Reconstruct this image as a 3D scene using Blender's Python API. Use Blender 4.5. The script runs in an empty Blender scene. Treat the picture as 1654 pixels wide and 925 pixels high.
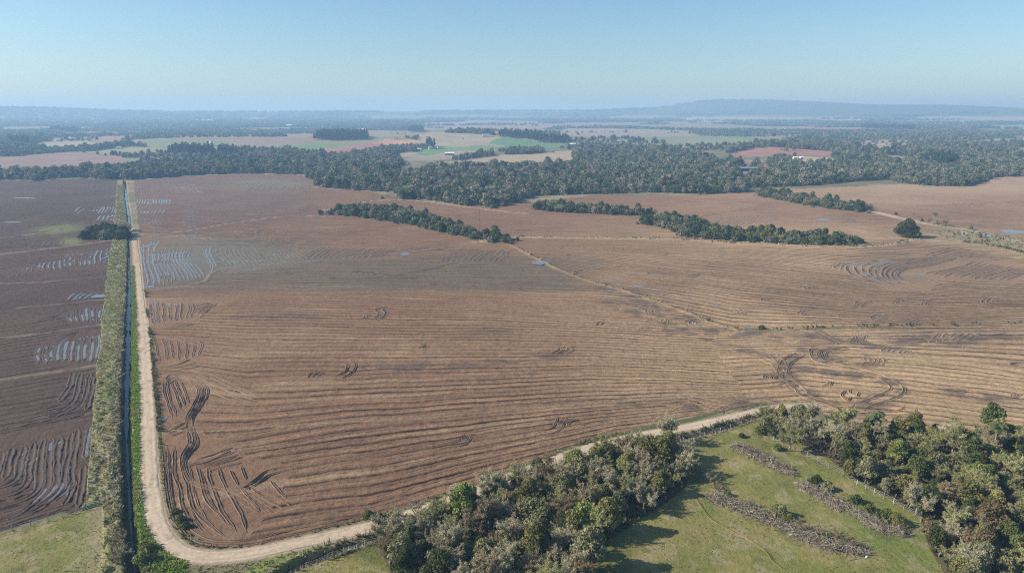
import bpy, math, random
import numpy as np

# ---------------------------------------------------------------- camera, sky, sun, exposure
scene = bpy.context.scene
C = scene.collection
CAM_H = 80.0
PITCH = math.radians(14.25)
FPX, CX, CY = 1120.0, 827.0, 462.5          # focal length and centre of the 1654 x 925 picture, in its pixels
cam_data = bpy.data.cameras.new('camera')
cam = bpy.data.objects.new('camera', cam_data)
C.objects.link(cam)
cam.location = (0, 0, CAM_H)
cam.rotation_euler = (math.radians(90) - PITCH, 0, 0)
cam_data.sensor_width = 36.0
cam_data.lens = FPX / 1654.0 * 36.0
cam_data.clip_start = 1.0
cam_data.clip_end = 120000.0
scene.camera = cam

SUN_EL = math.radians(31)
SUN_DIR = (-math.cos(SUN_EL) * 0.998, -math.cos(SUN_EL) * 0.06, math.sin(SUN_EL))   # towards the sun
world = bpy.data.worlds.new('World')
scene.world = world
world.use_nodes = True
wn, wl = world.node_tree.nodes, world.node_tree.links
wn.clear()
sky = wn.new('ShaderNodeTexSky')
sky.sky_type = 'NISHITA'
sky.sun_disc = False
sky.sun_elevation = SUN_EL
sky.sun_rotation = math.atan2(SUN_DIR[0], SUN_DIR[1])
sky.altitude = 100
sky.air_density = 1.0
sky.dust_density = 0.6
sky.ozone_density = 3.0
bg = wn.new('ShaderNodeBackground')
bg.inputs['Strength'].default_value = 0.075
wo = wn.new('ShaderNodeOutputWorld')
tint = wn.new('ShaderNodeMix'); tint.data_type = 'RGBA'; tint.blend_type = 'MULTIPLY'; tint.inputs[0].default_value = 1.0
tint.inputs[7].default_value = (0.94, 1.075, 1.14, 1)
wl.new(sky.outputs[0], tint.inputs[6]); wl.new(tint.outputs[2], bg.inputs['Color'])
wl.new(bg.outputs[0], wo.inputs['Surface'])
sun_data = bpy.data.lights.new('sun', 'SUN')
sun_data.energy = 4.4
sun_data.angle = math.radians(0.53)
sun_data.color = (1.0, 0.93, 0.83)
sun = bpy.data.objects.new('sun', sun_data)
C.objects.link(sun)
from mathutils import Vector
sun.rotation_euler = Vector(SUN_DIR).to_track_quat('Z', 'Y').to_euler()
sun.location = (-300, 0, 300)
scene.view_settings.view_transform = 'Standard'
scene.view_settings.look = 'None'
scene.view_settings.gamma = 1.0
scene.view_settings.exposure = 0.72
scene.cycles.use_denoising = False
scene.cycles.filter_width = 1.15
scene.cycles.max_bounces = 5
scene.cycles.diffuse_bounces = 2
scene.cycles.glossy_bounces = 2
scene.cycles.transmission_bounces = 2
scene.cycles.transparent_max_bounces = 4
scene.cycles.volume_bounces = 1
HAZE_DENSITY = 2.5e-4
HAZE_COLOR = (0.35, 0.60, 0.92, 1)
HAZE_ANISO = 0.12

# ---------------------------------------------------------------- numpy helpers
rng = np.random.default_rng(7)
random.seed(7)
SP, CP = math.sin(PITCH), math.cos(PITCH)

def smooth(a, b, x):
    t = np.clip((np.asarray(x, float) - a) / (b - a), 0, 1)
    return t * t * (3 - 2 * t)

def _hash(ix, iy, seed):
    h = (ix.astype(np.int64) * 374761393 + iy.astype(np.int64) * 668265263 + seed * 974711) & 0x7fffffff
    h = ((h ^ (h >> 13)) * 1274126177) & 0x7fffffff
    return ((h ^ (h >> 16)) & 0xffff) / 65535.0

def vnoise(x, y, s, seed=0):
    x = np.asarray(x, float) / s; y = np.asarray(y, float) / s
    ix, iy = np.floor(x), np.floor(y)
    fx, fy = x - ix, y - iy
    fx = fx * fx * (3 - 2 * fx); fy = fy * fy * (3 - 2 * fy)
    a = _hash(ix, iy, seed); b = _hash(ix + 1, iy, seed)
    c = _hash(ix, iy + 1, seed); d = _hash(ix + 1, iy + 1, seed)
    return (a + (b - a) * fx) * (1 - fy) + (c + (d - c) * fx) * fy

def fbm(x, y, s, seed=0, octv=4):
    t = 0.0; a = 0.5; n = 0.0
    for k in range(octv):
        t = t + a * vnoise(x, y, s / 2 ** k, seed + k * 17); n += a; a *= 0.55
    return t / n

RIDGE_PX = [-900, 0, 90, 200, 330, 600, 800, 960, 1050, 1100, 1140, 1220, 1290, 1340, 1400, 1500, 1600, 1654, 2500]
RIDGE_Y = [176, 174.5, 176, 179, 180, 180, 178.5, 178.5, 175, 168.5, 163.5, 164, 165.5, 168, 171, 171.5, 175, 177, 173]

def terr(x, y):
    """height of the land above the flat near plain"""
    x = np.asarray(x, float); y = np.asarray(y, float)
    r = np.hypot(x, y)
    h = 24 * np.exp(-((x + 70) / 330) ** 2 - ((y - 1950) / 290) ** 2)
    h = h + 10 * np.exp(-((x - 540) / 190) ** 2 - ((y - 1420) / 150) ** 2)
    h = h + 9 * np.exp(-((x + 700) / 420) ** 2 - ((y - 1750) / 260) ** 2)
    h = h + smooth(950, 2200, r) * 7 * (fbm(x, y, 700, 3, 3) - 0.42)
    h = h + smooth(2400, 6000, r) * 22 * (fbm(x, y, 2300, 5, 3) - 0.5)
    px = CX + FPX * x / np.maximum(y, 1.0)
    top = np.interp(px, RIDGE_PX, RIDGE_Y)
    hr = CAM_H + (178.1 - top) / FPX * 7600 * 1.03
    prof = np.exp(-((r - 7600) / 1000) ** 2)
    h = h + np.where(y > 0, prof * hr * (0.93 + 0.14 * fbm(x, y, 900, 11, 3)), 0)
    return h

def proj(x, y, z):
    dz = z - CAM_H
    zc = np.maximum(y * CP - dz * SP, 0.01)
    return CX + FPX * x / zc, CY - FPX * (y * SP + dz * CP) / zc

def at(px, py, h=None):
    """the point of the land that lies at this place of the photograph"""
    dx = (px - CX) / FPX; v = (py - CY) / FPX
    dy = CP - v * SP; dz = -SP - v * CP
    dz = min(dz, -0.0045)
    t = CAM_H / -dz
    for k in range(8):
        zz = float(terr(dx * t, dy * t)) if h is None else h
        t = 0.5 * t + 0.5 * (CAM_H - zz) / -dz
        if t * dy > 1 and t > 19000: t = 19000
    return np.array([dx * t, dy * t, float(terr(dx * t, dy * t)) if h is None else h])

def wline(pts):
    return np.array([at(*p)[:2] for p in pts])

def resample(P, step):
    P = np.asarray(P, float)
    seg = np.hypot(*(P[1:] - P[:-1]).T); s = np.r_[0, np.cumsum(seg)]
    n = max(2, int(s[-1] / step) + 1)
    u = np.linspace(0, s[-1], n)
    return np.c_[np.interp(u, s, P[:, 0]), np.interp(u, s, P[:, 1])]

def spline(P, n=8):
    """Catmull-Rom through the points"""
    P = np.asarray(P, float)
    if len(P) < 3: return P
    Q = np.vstack([2 * P[0] - P[1], P, 2 * P[-1] - P[-2]])
    out = []
    for i in range(1, len(Q) - 2):
        for t in np.arange(n) / n:
            a, b, c, d = Q[i - 1], Q[i], Q[i + 1], Q[i + 2]
            out.append(0.5 * (2 * b + (c - a) * t + (2 * a - 5 * b + 4 * c - d) * t ** 2 + (3 * b - a - 3 * c + d) * t ** 3))
    out.append(P[-1])
    return np.array(out)

def in_poly(px, py, poly):
    poly = np.asarray(poly, float)
    res = np.zeros(np.shape(px), bool)
    b = (px >= poly[:, 0].min()) & (px <= poly[:, 0].max()) & (py >= poly[:, 1].min()) & (py <= poly[:, 1].max())
    x, y = px[b], py[b]
    r = np.zeros(x.shape, bool)
    j = len(poly) - 1
    for i in range(len(poly)):
        xi, yi = poly[i]; xj, yj = poly[j]
        if yi != yj:
            c = ((yi > y) != (yj > y)) & (x < (xj - xi) * (y - yi) / (yj - yi) + xi)
            r ^= c
        j = i
    res[b] = r
    return res

def line_dist(x, y, L, reach):
    """distance and arc position of points to a world polyline (inf out of reach)"""
    d = np.full(x.shape, 1e9); u = np.zeros(x.shape); side = np.zeros(x.shape)
    b = (x > L[:, 0].min() - reach) & (x < L[:, 0].max() + reach) & (y > L[:, 1].min() - reach) & (y < L[:, 1].max() + reach)
    idx = np.nonzero(b)
    X, Y = x[idx], y[idx]
    dd = np.full(X.shape, 1e9); uu = np.zeros(X.shape); ss = np.zeros(X.shape)
    s0 = 0.0
    for a, c in zip(L[:-1], L[1:]):
        e = c - a; l2 = e @ e
        if l2 < 1e-9: continue
        t = np.clip(((X - a[0]) * e[0] + (Y - a[1]) * e[1]) / l2, 0, 1)
        ex, ey = X - a[0] - t * e[0], Y - a[1] - t * e[1]
        q = np.hypot(ex, ey)
        m = q < dd
        dd[m] = q[m]; uu[m] = s0 + t[m] * math.sqrt(l2)
        ss[m] = np.sign(e[0] * ey - e[1] * ex)[m]
        s0 += math.sqrt(l2)
    d[idx] = dd; u[idx] = uu; side[idx] = ss
    return d, u, side

# ---------------------------------------------------------------- mesh and object helpers
def np_mesh(name, verts, faces, mats=(), attrs=None, smooth_shade=False, face_mat=None):
    """faces: array (n,3) or (n,4); attrs: {name: (type, domain, data)}"""
    me = bpy.data.meshes.new(name)
    verts = np.asarray(verts, np.float32); faces = np.asarray(faces, np.int32)
    me.vertices.add(len(verts)); me.vertices.foreach_set('co', verts.ravel())
    k = faces.shape[1]
    me.loops.add(faces.size); me.loops.foreach_set('vertex_index', faces.ravel())
    me.polygons.add(len(faces))
    me.polygons.foreach_set('loop_start', np.arange(0, faces.size, k, dtype=np.int32))
    me.polygons.foreach_set('loop_total', np.full(len(faces), k, np.int32))
    if smooth_shade: me.polygons.foreach_set('use_smooth', np.ones(len(faces), bool))
    if face_mat is not None: me.polygons.foreach_set('material_index', np.asarray(face_mat, np.int32))
    for m in mats: me.materials.append(m)
    for an, (ty, dom, data) in (attrs or {}).items():
        a = me.attributes.new(an, ty, dom)
        a.data.foreach_set('color' if 'COLOR' in ty else 'vector' if 'VECTOR' in ty else 'value', np.asarray(data, np.float32).ravel())
    me.update(calc_edges=True)
    return me

def link(name, me, parent=None, **props):
    o = bpy.data.objects.new(name, me)
    C.objects.link(o)
    if parent is not None: o.parent = parent
    for k, v in props.items(): o[k] = v
    return o

def thing(name, label, cat, loc, rz=0.0, scale=1.0, group=None):
    o = bpy.data.objects.new(name, None)
    o.empty_display_size = 0.5
    C.objects.link(o)
    o.location = loc; o.rotation_euler = (0, 0, rz)
    o.scale = (scale,) * 3 if np.isscalar(scale) else scale
    o['label'] = label; o['category'] = cat
    if group: o['group'] = group
    return o

class MB:
    """collects polygons of one mesh"""
    def __init__(self): self.v = []; self.f = []
    def add(self, v, f):
        b = len(self.v); self.v += [tuple(p) for p in v]; self.f += [tuple(i + b for i in q) for q in f]
    def box(self, x0, x1, y0, y1, z0, z1):
        self.add([(x0, y0, z0), (x1, y0, z0), (x1, y1, z0), (x0, y1, z0), (x0, y0, z1), (x1, y0, z1), (x1, y1, z1), (x0, y1, z1)],
                 [(3, 2, 1, 0), (4, 5, 6, 7), (0, 1, 5, 4), (1, 2, 6, 5), (2, 3, 7, 6), (3, 0, 4, 7)])
    def tube(self, pts, radii, n=6, cap=True):
        pts = [Vector(p) for p in pts]
        rings = []
        for i, p in enumerate(pts):
            d = (pts[min(i + 1, len(pts) - 1)] - pts[max(i - 1, 0)]).normalized()
            a = d.orthogonal().normalized(); b = d.cross(a)
            rings.append([p + (a * math.cos(2 * math.pi * k / n) + b * math.sin(2 * math.pi * k / n)) * radii[i] for k in range(n)])
        v = [q for r in rings for q in r]; f = []
        for i in range(len(rings) - 1):
            for k in range(n):
                f.append((i * n + k, i * n + (k + 1) % n, (i + 1) * n + (k + 1) % n, (i + 1) * n + k))
        if cap: f += [tuple(range(n))[::-1], tuple((len(rings) - 1) * n + k for k in range(n))]
        self.add(v, f)
    def mesh(self, name, mat, smooth_shade=False):
        me = bpy.data.meshes.new(name); me.from_pydata(self.v, [], self.f); me.materials.append(mat)
        if smooth_shade: me.polygons.foreach_set('use_smooth', [True] * len(me.polygons))
        me.update(); return me
    def build(self, name, mat, parent=None, smooth_shade=False, **props):
        return link(name, self.mesh(name, mat, smooth_shade), parent, **props)

# ---------------------------------------------------------------- materials
def new_mat(name):
    m = bpy.data.materials.new(name); m.use_nodes = True
    nt = m.node_tree; nt.nodes.clear()
    out = nt.nodes.new('ShaderNodeOutputMaterial')
    b = nt.nodes.new('ShaderNodeBsdfPrincipled')
    nt.links.new(b.outputs[0], out.inputs['Surface'])
    return m, nt.nodes, nt.links, b, out

def mth(nodes, links, op, a, b=None, clamp=False):
    n = nodes.new('ShaderNodeMath'); n.operation = op; n.use_clamp = clamp
    for i, s in enumerate((a, b)):
        if s is None: continue
        if isinstance(s, (int, float)): n.inputs[i].default_value = s
        else: links.new(s, n.inputs[i])
    return n.outputs[0]

def mixc(nodes, links, fac, a, b, mode='MIX'):
    n = nodes.new('ShaderNodeMix'); n.data_type = 'RGBA'; n.blend_type = mode
    for s, i in ((fac, 0), (a, 6), (b, 7)):
        if isinstance(s, (int, float)): n.inputs[i].default_value = s
        elif isinstance(s, tuple): n.inputs[i].default_value = s if len(s) == 4 else s + (1,)
        else: links.new(s, n.inputs[i])
    return n.outputs[2]

def noise_node(nodes, links, vec, scale, detail=4, rough=0.6):
    n = nodes.new('ShaderNodeTexNoise'); n.inputs['Scale'].default_value = scale
    n.inputs['Detail'].default_value = detail; n.inputs['Roughness'].default_value = rough
    if vec is not None: links.new(vec, n.inputs['Vector'])
    return n.outputs['Fac']

def ramp(nodes, links, fac, stops):
    n = nodes.new('ShaderNodeValToRGB')
    e = n.color_ramp.elements
    while len(e) < len(stops): e.new(0.5)
    for el, (p, c) in zip(e, stops):
        el.position = p; el.color = tuple(c) + (1,) if len(c) == 3 else c
    links.new(fac, n.inputs[0])
    return n.outputs[0]

def ground_mat():
    m, N, L, b, out = new_mat('soil_and_grass')
    A = {}
    for nm in ('col', 'phase', 'row', 'wet'):
        a = N.new('ShaderNodeAttribute'); a.attribute_name = nm; A[nm] = a
    geo = N.new('ShaderNodeNewGeometry'); pos = geo.outputs['Position']
    n1 = noise_node(N, L, pos, 0.9, 5, 0.7)      # clods
    n2 = noise_node(N, L, pos, 0.11, 4, 0.6)     # patches
    n3 = noise_node(N, L, pos, 0.022, 3, 0.6)
    n4 = noise_node(N, L, pos, 0.35, 3, 0.6)
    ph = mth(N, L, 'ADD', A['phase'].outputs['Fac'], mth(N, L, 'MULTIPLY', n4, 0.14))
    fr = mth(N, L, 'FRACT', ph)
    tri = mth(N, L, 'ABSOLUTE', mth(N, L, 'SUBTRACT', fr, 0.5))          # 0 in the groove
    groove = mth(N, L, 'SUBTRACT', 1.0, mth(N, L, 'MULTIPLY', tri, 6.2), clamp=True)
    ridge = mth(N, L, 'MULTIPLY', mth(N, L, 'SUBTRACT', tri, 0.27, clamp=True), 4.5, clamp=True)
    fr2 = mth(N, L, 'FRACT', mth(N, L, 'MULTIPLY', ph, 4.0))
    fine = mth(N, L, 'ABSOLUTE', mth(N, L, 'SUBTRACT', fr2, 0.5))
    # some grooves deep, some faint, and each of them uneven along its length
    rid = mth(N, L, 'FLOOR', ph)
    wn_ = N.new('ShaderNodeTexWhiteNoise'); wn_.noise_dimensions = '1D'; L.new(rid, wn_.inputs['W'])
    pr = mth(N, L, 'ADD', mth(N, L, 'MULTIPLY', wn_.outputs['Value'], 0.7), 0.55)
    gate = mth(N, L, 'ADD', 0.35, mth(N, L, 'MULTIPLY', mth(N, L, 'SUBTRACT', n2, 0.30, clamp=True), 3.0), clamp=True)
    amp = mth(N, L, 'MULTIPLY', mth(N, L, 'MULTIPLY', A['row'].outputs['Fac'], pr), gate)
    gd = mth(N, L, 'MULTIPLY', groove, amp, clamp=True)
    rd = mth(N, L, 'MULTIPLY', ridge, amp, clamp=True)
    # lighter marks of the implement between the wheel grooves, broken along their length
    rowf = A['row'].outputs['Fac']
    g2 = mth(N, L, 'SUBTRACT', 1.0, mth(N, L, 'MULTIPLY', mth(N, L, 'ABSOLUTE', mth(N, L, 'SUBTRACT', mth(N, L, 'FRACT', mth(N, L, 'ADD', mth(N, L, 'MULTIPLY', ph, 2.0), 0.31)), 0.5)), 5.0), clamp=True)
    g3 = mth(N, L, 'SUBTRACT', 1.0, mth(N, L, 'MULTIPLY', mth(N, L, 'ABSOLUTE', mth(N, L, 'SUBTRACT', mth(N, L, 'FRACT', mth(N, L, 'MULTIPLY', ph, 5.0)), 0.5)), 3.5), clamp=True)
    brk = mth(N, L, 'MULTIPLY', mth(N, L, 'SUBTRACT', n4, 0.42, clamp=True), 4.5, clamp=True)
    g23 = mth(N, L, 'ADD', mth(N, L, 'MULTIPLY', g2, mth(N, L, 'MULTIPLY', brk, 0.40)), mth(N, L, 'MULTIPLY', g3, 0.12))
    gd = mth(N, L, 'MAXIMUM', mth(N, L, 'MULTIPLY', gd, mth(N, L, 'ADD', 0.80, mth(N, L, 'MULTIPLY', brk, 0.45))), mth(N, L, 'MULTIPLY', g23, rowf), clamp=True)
    base = A['col'].outputs['Color']
    # streaks drawn out along the rows
    sx = N.new('ShaderNodeSeparateXYZ'); L.new(pos, sx.inputs[0])
    sv = N.new('ShaderNodeCombineXYZ')
    L.new(mth(N, L, 'MULTIPLY', sx.outputs['X'], 0.035), sv.inputs['X']); L.new(mth(N, L, 'MULTIPLY', ph, 1.3), sv.inputs['Y'])
    st = noise_node(N, L, sv.outputs[0], 1.0, 5, 0.7)
    stt = mth(N, L, 'MULTIPLY', mth(N, L, 'SUBTRACT', st, 0.5), mth(N, L, 'MULTIPLY', A['row'].outputs['Fac'], 1.7))
    n5 = noise_node(N, L, pos, 3.2, 3, 0.7)
    tone = mth(N, L, 'ADD', 0.06, mth(N, L, 'MULTIPLY', mth(N, L, 'ADD', mth(N, L, 'MULTIPLY', n1, 1.3), mth(N, L, 'ADD', mth(N, L, 'MULTIPLY', n3, 0.5), mth(N, L, 'MULTIPLY', n5, 0.8))), 0.72))
    tone = mth(N, L, 'MAXIMUM', mth(N, L, 'ADD', tone, stt), 0.2)
    tn = N.new('ShaderNodeCombineColor')
    for i in range(3): L.new(tone, tn.inputs[i])
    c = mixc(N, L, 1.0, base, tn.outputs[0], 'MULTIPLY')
    dark = mixc(N, L, 1.0, c, (0.19, 0.17, 0.165), 'MULTIPLY')  # moist soil, with the shade inside the grooves also put into the colour
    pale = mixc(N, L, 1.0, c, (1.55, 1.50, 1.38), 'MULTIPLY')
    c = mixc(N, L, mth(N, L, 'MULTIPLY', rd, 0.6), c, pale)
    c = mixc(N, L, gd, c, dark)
    L.new(c, b.inputs['Base Color'])
    ro = mth(N, L, 'SUBTRACT', 0.95, mth(N, L, 'MULTIPLY', A['wet'].outputs['Fac'], 0.6))
    L.new(ro, b.inputs['Roughness'])
    b.inputs['Specular IOR Level'].default_value = 0.15
    hgt = mth(N, L, 'ADD', mth(N, L, 'MULTIPLY', n1, 0.35), mth(N, L, 'MULTIPLY', gd, -0.45))
    hgt = mth(N, L, 'ADD', hgt, mth(N, L, 'MULTIPLY', mth(N, L, 'MULTIPLY', fine, A['row'].outputs['Fac']), 0.12))
    bp = N.new('ShaderNodeBump'); bp.inputs['Strength'].default_value = 0.85; bp.inputs['Distance'].default_value = 1.0
    L.new(hgt, bp.inputs['Height']); L.new(bp.outputs[0], b.inputs['Normal'])
    return m

def vcol_mat(name, rough=0.95, noise_scale=1.5, bump=0.2, spec=0.2, attr='col'):
    m, N, L, b, out = new_mat(name)
    a = N.new('ShaderNodeAttribute'); a.attribute_name = attr
    geo = N.new('ShaderNodeNewGeometry')
    n1 = noise_node(N, L, geo.outputs['Position'], noise_scale, 5, 0.65)
    tone = mth(N, L, 'ADD', 0.55, mth(N, L, 'MULTIPLY', n1, 0.9))
    tn = N.new('ShaderNodeCombineColor')
    for i in range(3): L.new(tone, tn.inputs[i])
    L.new(mixc(N, L, 1.0, a.outputs['Color'], tn.outputs[0], 'MULTIPLY'), b.inputs['Base Color'])
    b.inputs['Roughness'].default_value = rough; b.inputs['Specular IOR Level'].default_value = spec
    bp = N.new('ShaderNodeBump'); bp.inputs['Strength'].default_value = 0.7; bp.inputs['Distance'].default_value = bump
    L.new(n1, bp.inputs['Height']); L.new(bp.outputs[0], b.inputs['Normal'])
    return m

def plain_mat(name, col, rough=0.8, noise=0.25, scale=3.0, spec=0.3):
    m, N, L, b, out = new_mat(name)
    tc = N.new('ShaderNodeTexCoord')
    n1 = noise_node(N, L, tc.outputs['Object'], scale, 4, 0.6)
    d = tuple(c * (1 - noise) for c in col); u = tuple(min(1, c * (1 + noise)) for c in col)
    L.new(ramp(N, L, n1, [(0.3, d), (0.7, u)]), b.inputs['Base Color'])
    b.inputs['Roughness'].default_value = rough; b.inputs['Specular IOR Level'].default_value = spec
    return m

def water_mat(name, col, rough=0.06):
    m, N, L, b, out = new_mat(name)
    geo = N.new('ShaderNodeNewGeometry')
    n1 = noise_node(N, L, geo.outputs['Position'], 0.8, 3, 0.6)
    L.new(ramp(N, L, n1, [(0.3, tuple(c * 0.75 for c in col)), (0.7, tuple(c * 1.2 for c in col))]), b.inputs['Base Color'])
    b.inputs['Roughness'].default_value = rough; b.inputs['IOR'].default_value = 1.33
    b.inputs['Specular IOR Level'].default_value = 0.42
    bp = N.new('ShaderNodeBump'); bp.inputs['Strength'].default_value = 0.15; bp.inputs['Distance'].default_value = 0.05
    L.new(noise_node(N, L, geo.outputs['Position'], 2.5, 2, 0.5), bp.inputs['Height']); L.new(bp.outputs[0], b.inputs['Normal'])
    return m

def leaf_mat(name, stops=None):
    """foliage: colour of the object (or picked at random for a member of a mass) with a tone of each leaf clump"""
    m, N, L, b, out = new_mat(name)
    oi = N.new('ShaderNodeObjectInfo')
    at_ = N.new('ShaderNodeAttribute'); at_.attribute_name = 'tone'
    tc = N.new('ShaderNodeTexCoord')
    n1 = noise_node(N, L, tc.outputs['Object'], 0.55, 3, 0.6)
    base = ramp(N, L, oi.outputs['Random'], stops) if stops else oi.outputs['Color']
    tone = mth(N, L, 'MULTIPLY', at_.outputs['Fac'], mth(N, L, 'ADD', 0.45, mth(N, L, 'MULTIPLY', n1, 1.1)))
    tn = N.new('ShaderNodeCombineColor')
    for i in range(3): L.new(tone, tn.inputs[i])
    c = mixc(N, L, 1.0, base, tn.outputs[0], 'MULTIPLY')
    L.new(c, b.inputs['Base Color'])
    b.inputs['Roughness'].default_value = 0.8; b.inputs['Specular IOR Level'].default_value = 0.08
    tr = N.new('ShaderNodeBsdfTranslucent'); L.new(c, tr.inputs['Color'])
    mx = N.new('ShaderNodeMixShader'); mx.inputs[0].default_value = 0.22
    L.new(b.outputs[0], mx.inputs[1]); L.new(tr.outputs[0], mx.inputs[2]); L.new(mx.outputs[0], out.inputs['Surface'])
    return m

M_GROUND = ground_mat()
M_ROAD = vcol_mat('packed_dirt', 0.95, 1.2, 0.12)
M_RUT = vcol_mat('churned_soil', 0.8, 1.6, 0.25, 0.35)
M_GRASS = vcol_mat('grass_blades', 0.8, 0.5, 0.02, 0.15)
def thin(m, share):
    """let light through the blades"""
    N, L = m.node_tree.nodes, m.node_tree.links
    b = next(n for n in N if n.type == 'BSDF_PRINCIPLED'); out = next(n for n in N if n.type == 'OUTPUT_MATERIAL')
    tr = N.new('ShaderNodeBsdfTranslucent'); L.new(b.inputs['Base Color'].links[0].from_socket, tr.inputs['Color'])
    mx = N.new('ShaderNodeMixShader'); mx.inputs[0].default_value = share
    L.new(b.outputs[0], mx.inputs[1]); L.new(tr.outputs[0], mx.inputs[2]); L.new(mx.outputs[0], out.inputs['Surface'])
thin(M_GRASS, 0.45)
M_WATER = water_mat('still_water', (0.17, 0.165, 0.155), 0.14)
M_CANAL = water_mat('canal_water', (0.06, 0.07, 0.075), 0.05)
M_BARK = plain_mat('bark', (0.16, 0.13, 0.10), 0.9, 0.35, 2.0)
M_PALEBARK = plain_mat('pale_bark', (0.25, 0.22, 0.17), 0.9, 0.3, 2.0)
M_TWIG = leaf_mat('lichened_twigs')
M_LEAF = leaf_mat('leaves')
M_WOOD = plain_mat('weathered_wood', (0.30, 0.26, 0.21), 0.9, 0.3, 5.0)
M_DEADWOOD = plain_mat('dead_branches', (0.25, 0.215, 0.155), 0.9, 0.65, 0.9)
M_WHITE = plain_mat('white_paint', (0.80, 0.80, 0.78), 0.6, 0.06)
M_GREYROOF = plain_mat('grey_sheet_roof', (0.25, 0.26, 0.27), 0.6, 0.15)
M_REDROOF = plain_mat('clay_tile_roof', (0.42, 0.15, 0.08), 0.8, 0.2)
M_DARK = plain_mat('dark_glass', (0.03, 0.035, 0.04), 0.3, 0.1)
M_STEEL = plain_mat('galvanised_steel', (0.48, 0.50, 0.52), 0.5, 0.1)
M_CONCRETE = plain_mat('concrete', (0.33, 0.31, 0.28), 0.85, 0.12)

# ================================================================ LAND
# places of the photograph (in its pixels) that at() turns into points of the land
CANAL = [(201.5, 291), (203, 310), (205, 330), (208, 350), (209.5, 378), (210, 400), (209.5, 450), (207.5, 500), (206, 560), (205, 600), (203.5, 650), (203.5, 700), (206, 760), (209, 820), (213, 880), (218, 925), (226, 1000)]
ROAD = [(217.5, 384), (221, 420), (224, 460), (227.5, 500), (231, 560), (234.5, 610), (237, 650), (238.5, 700), (239.5, 740), (243, 790), (249, 830), (262, 864), (290, 890), (330, 899), (380, 897), (430, 889), (500, 873), (560, 860), (610, 848), (680, 826), (760, 797), (850, 762), (950, 725), (1050, 701), (1120, 688), (1180, 674), (1225, 663), (1260, 657), (1310, 655)]
ROADW = [2.4, 2.5, 2.6, 2.8, 3.0, 3.0, 3.0, 2.9, 2.8, 3.0, 3.6, 5.2, 6.4, 5.6, 4.6, 4.2, 4.0, 3.9, 3.8, 3.6, 3.6, 3.6, 3.8, 3.9, 4.0, 3.8, 3.4, 2.6, 2.0]
WESTEDGE = [(190, 291), (187, 330), (183, 380), (178, 410), (172, 455), (167, 500), (161, 560), (156, 600), (149, 690), (142, 780), (139, 812), (130, 830)]
EASTEDGE = [(216, 291), (219, 340), (227, 384), (231, 440), (240, 520), (248, 580), (255, 640), (262, 690), (265, 740), (272, 790), (283, 826), (304, 860), (330, 877), (380, 883), (430, 877), (500, 858), (610, 832), (760, 783), (950, 708), (1110, 675), (1220, 652), (1310, 648)]
DITCH = [(405, 960), (440, 937), (480, 911), (540, 888), (610, 862), (680, 842), (760, 814), (850, 778), (950, 742), (1050, 717), (1110, 703), (1160, 690), (1210, 675), (1245, 668)]
MAIN_F = [(x, y) for x, y in EASTEDGE[2:]] + [(1330, 668), (1400, 686), (1500, 696), (1654, 702), (1900, 725), (1900, 300), (1654, 285), (1600, 286), (1560, 302), (1480, 296), (1400, 300), (1215, 308), (1130, 316), (960, 316), (830, 330), (800, 336), (745, 331), (650, 320), (560, 305), (505, 304), (540, 292), (480, 281), (400, 280), (300, 284), (216, 291)]
WEST_F = WESTEDGE + [(100, 826), (0, 858), (-300, 950), (-500, 300), (0, 290), (60, 292), (130, 288)]
WPAST = [(-400, 985), (0, 862), (50, 848), (100, 832), (150, 818), (166, 815), (168, 860), (166, 925), (160, 1050), (-400, 1100)]
EPAST = [(400, 985), (460, 935), (500, 912), (545, 896), (612, 870), (700, 850), (900, 775), (1060, 722), (1120, 706), (1165, 693), (1212, 679), (1240, 671), (1320, 678), (1420, 692), (1560, 700), (1654, 704), (1950, 726), (1950, 1150), (380, 1150)]
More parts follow.
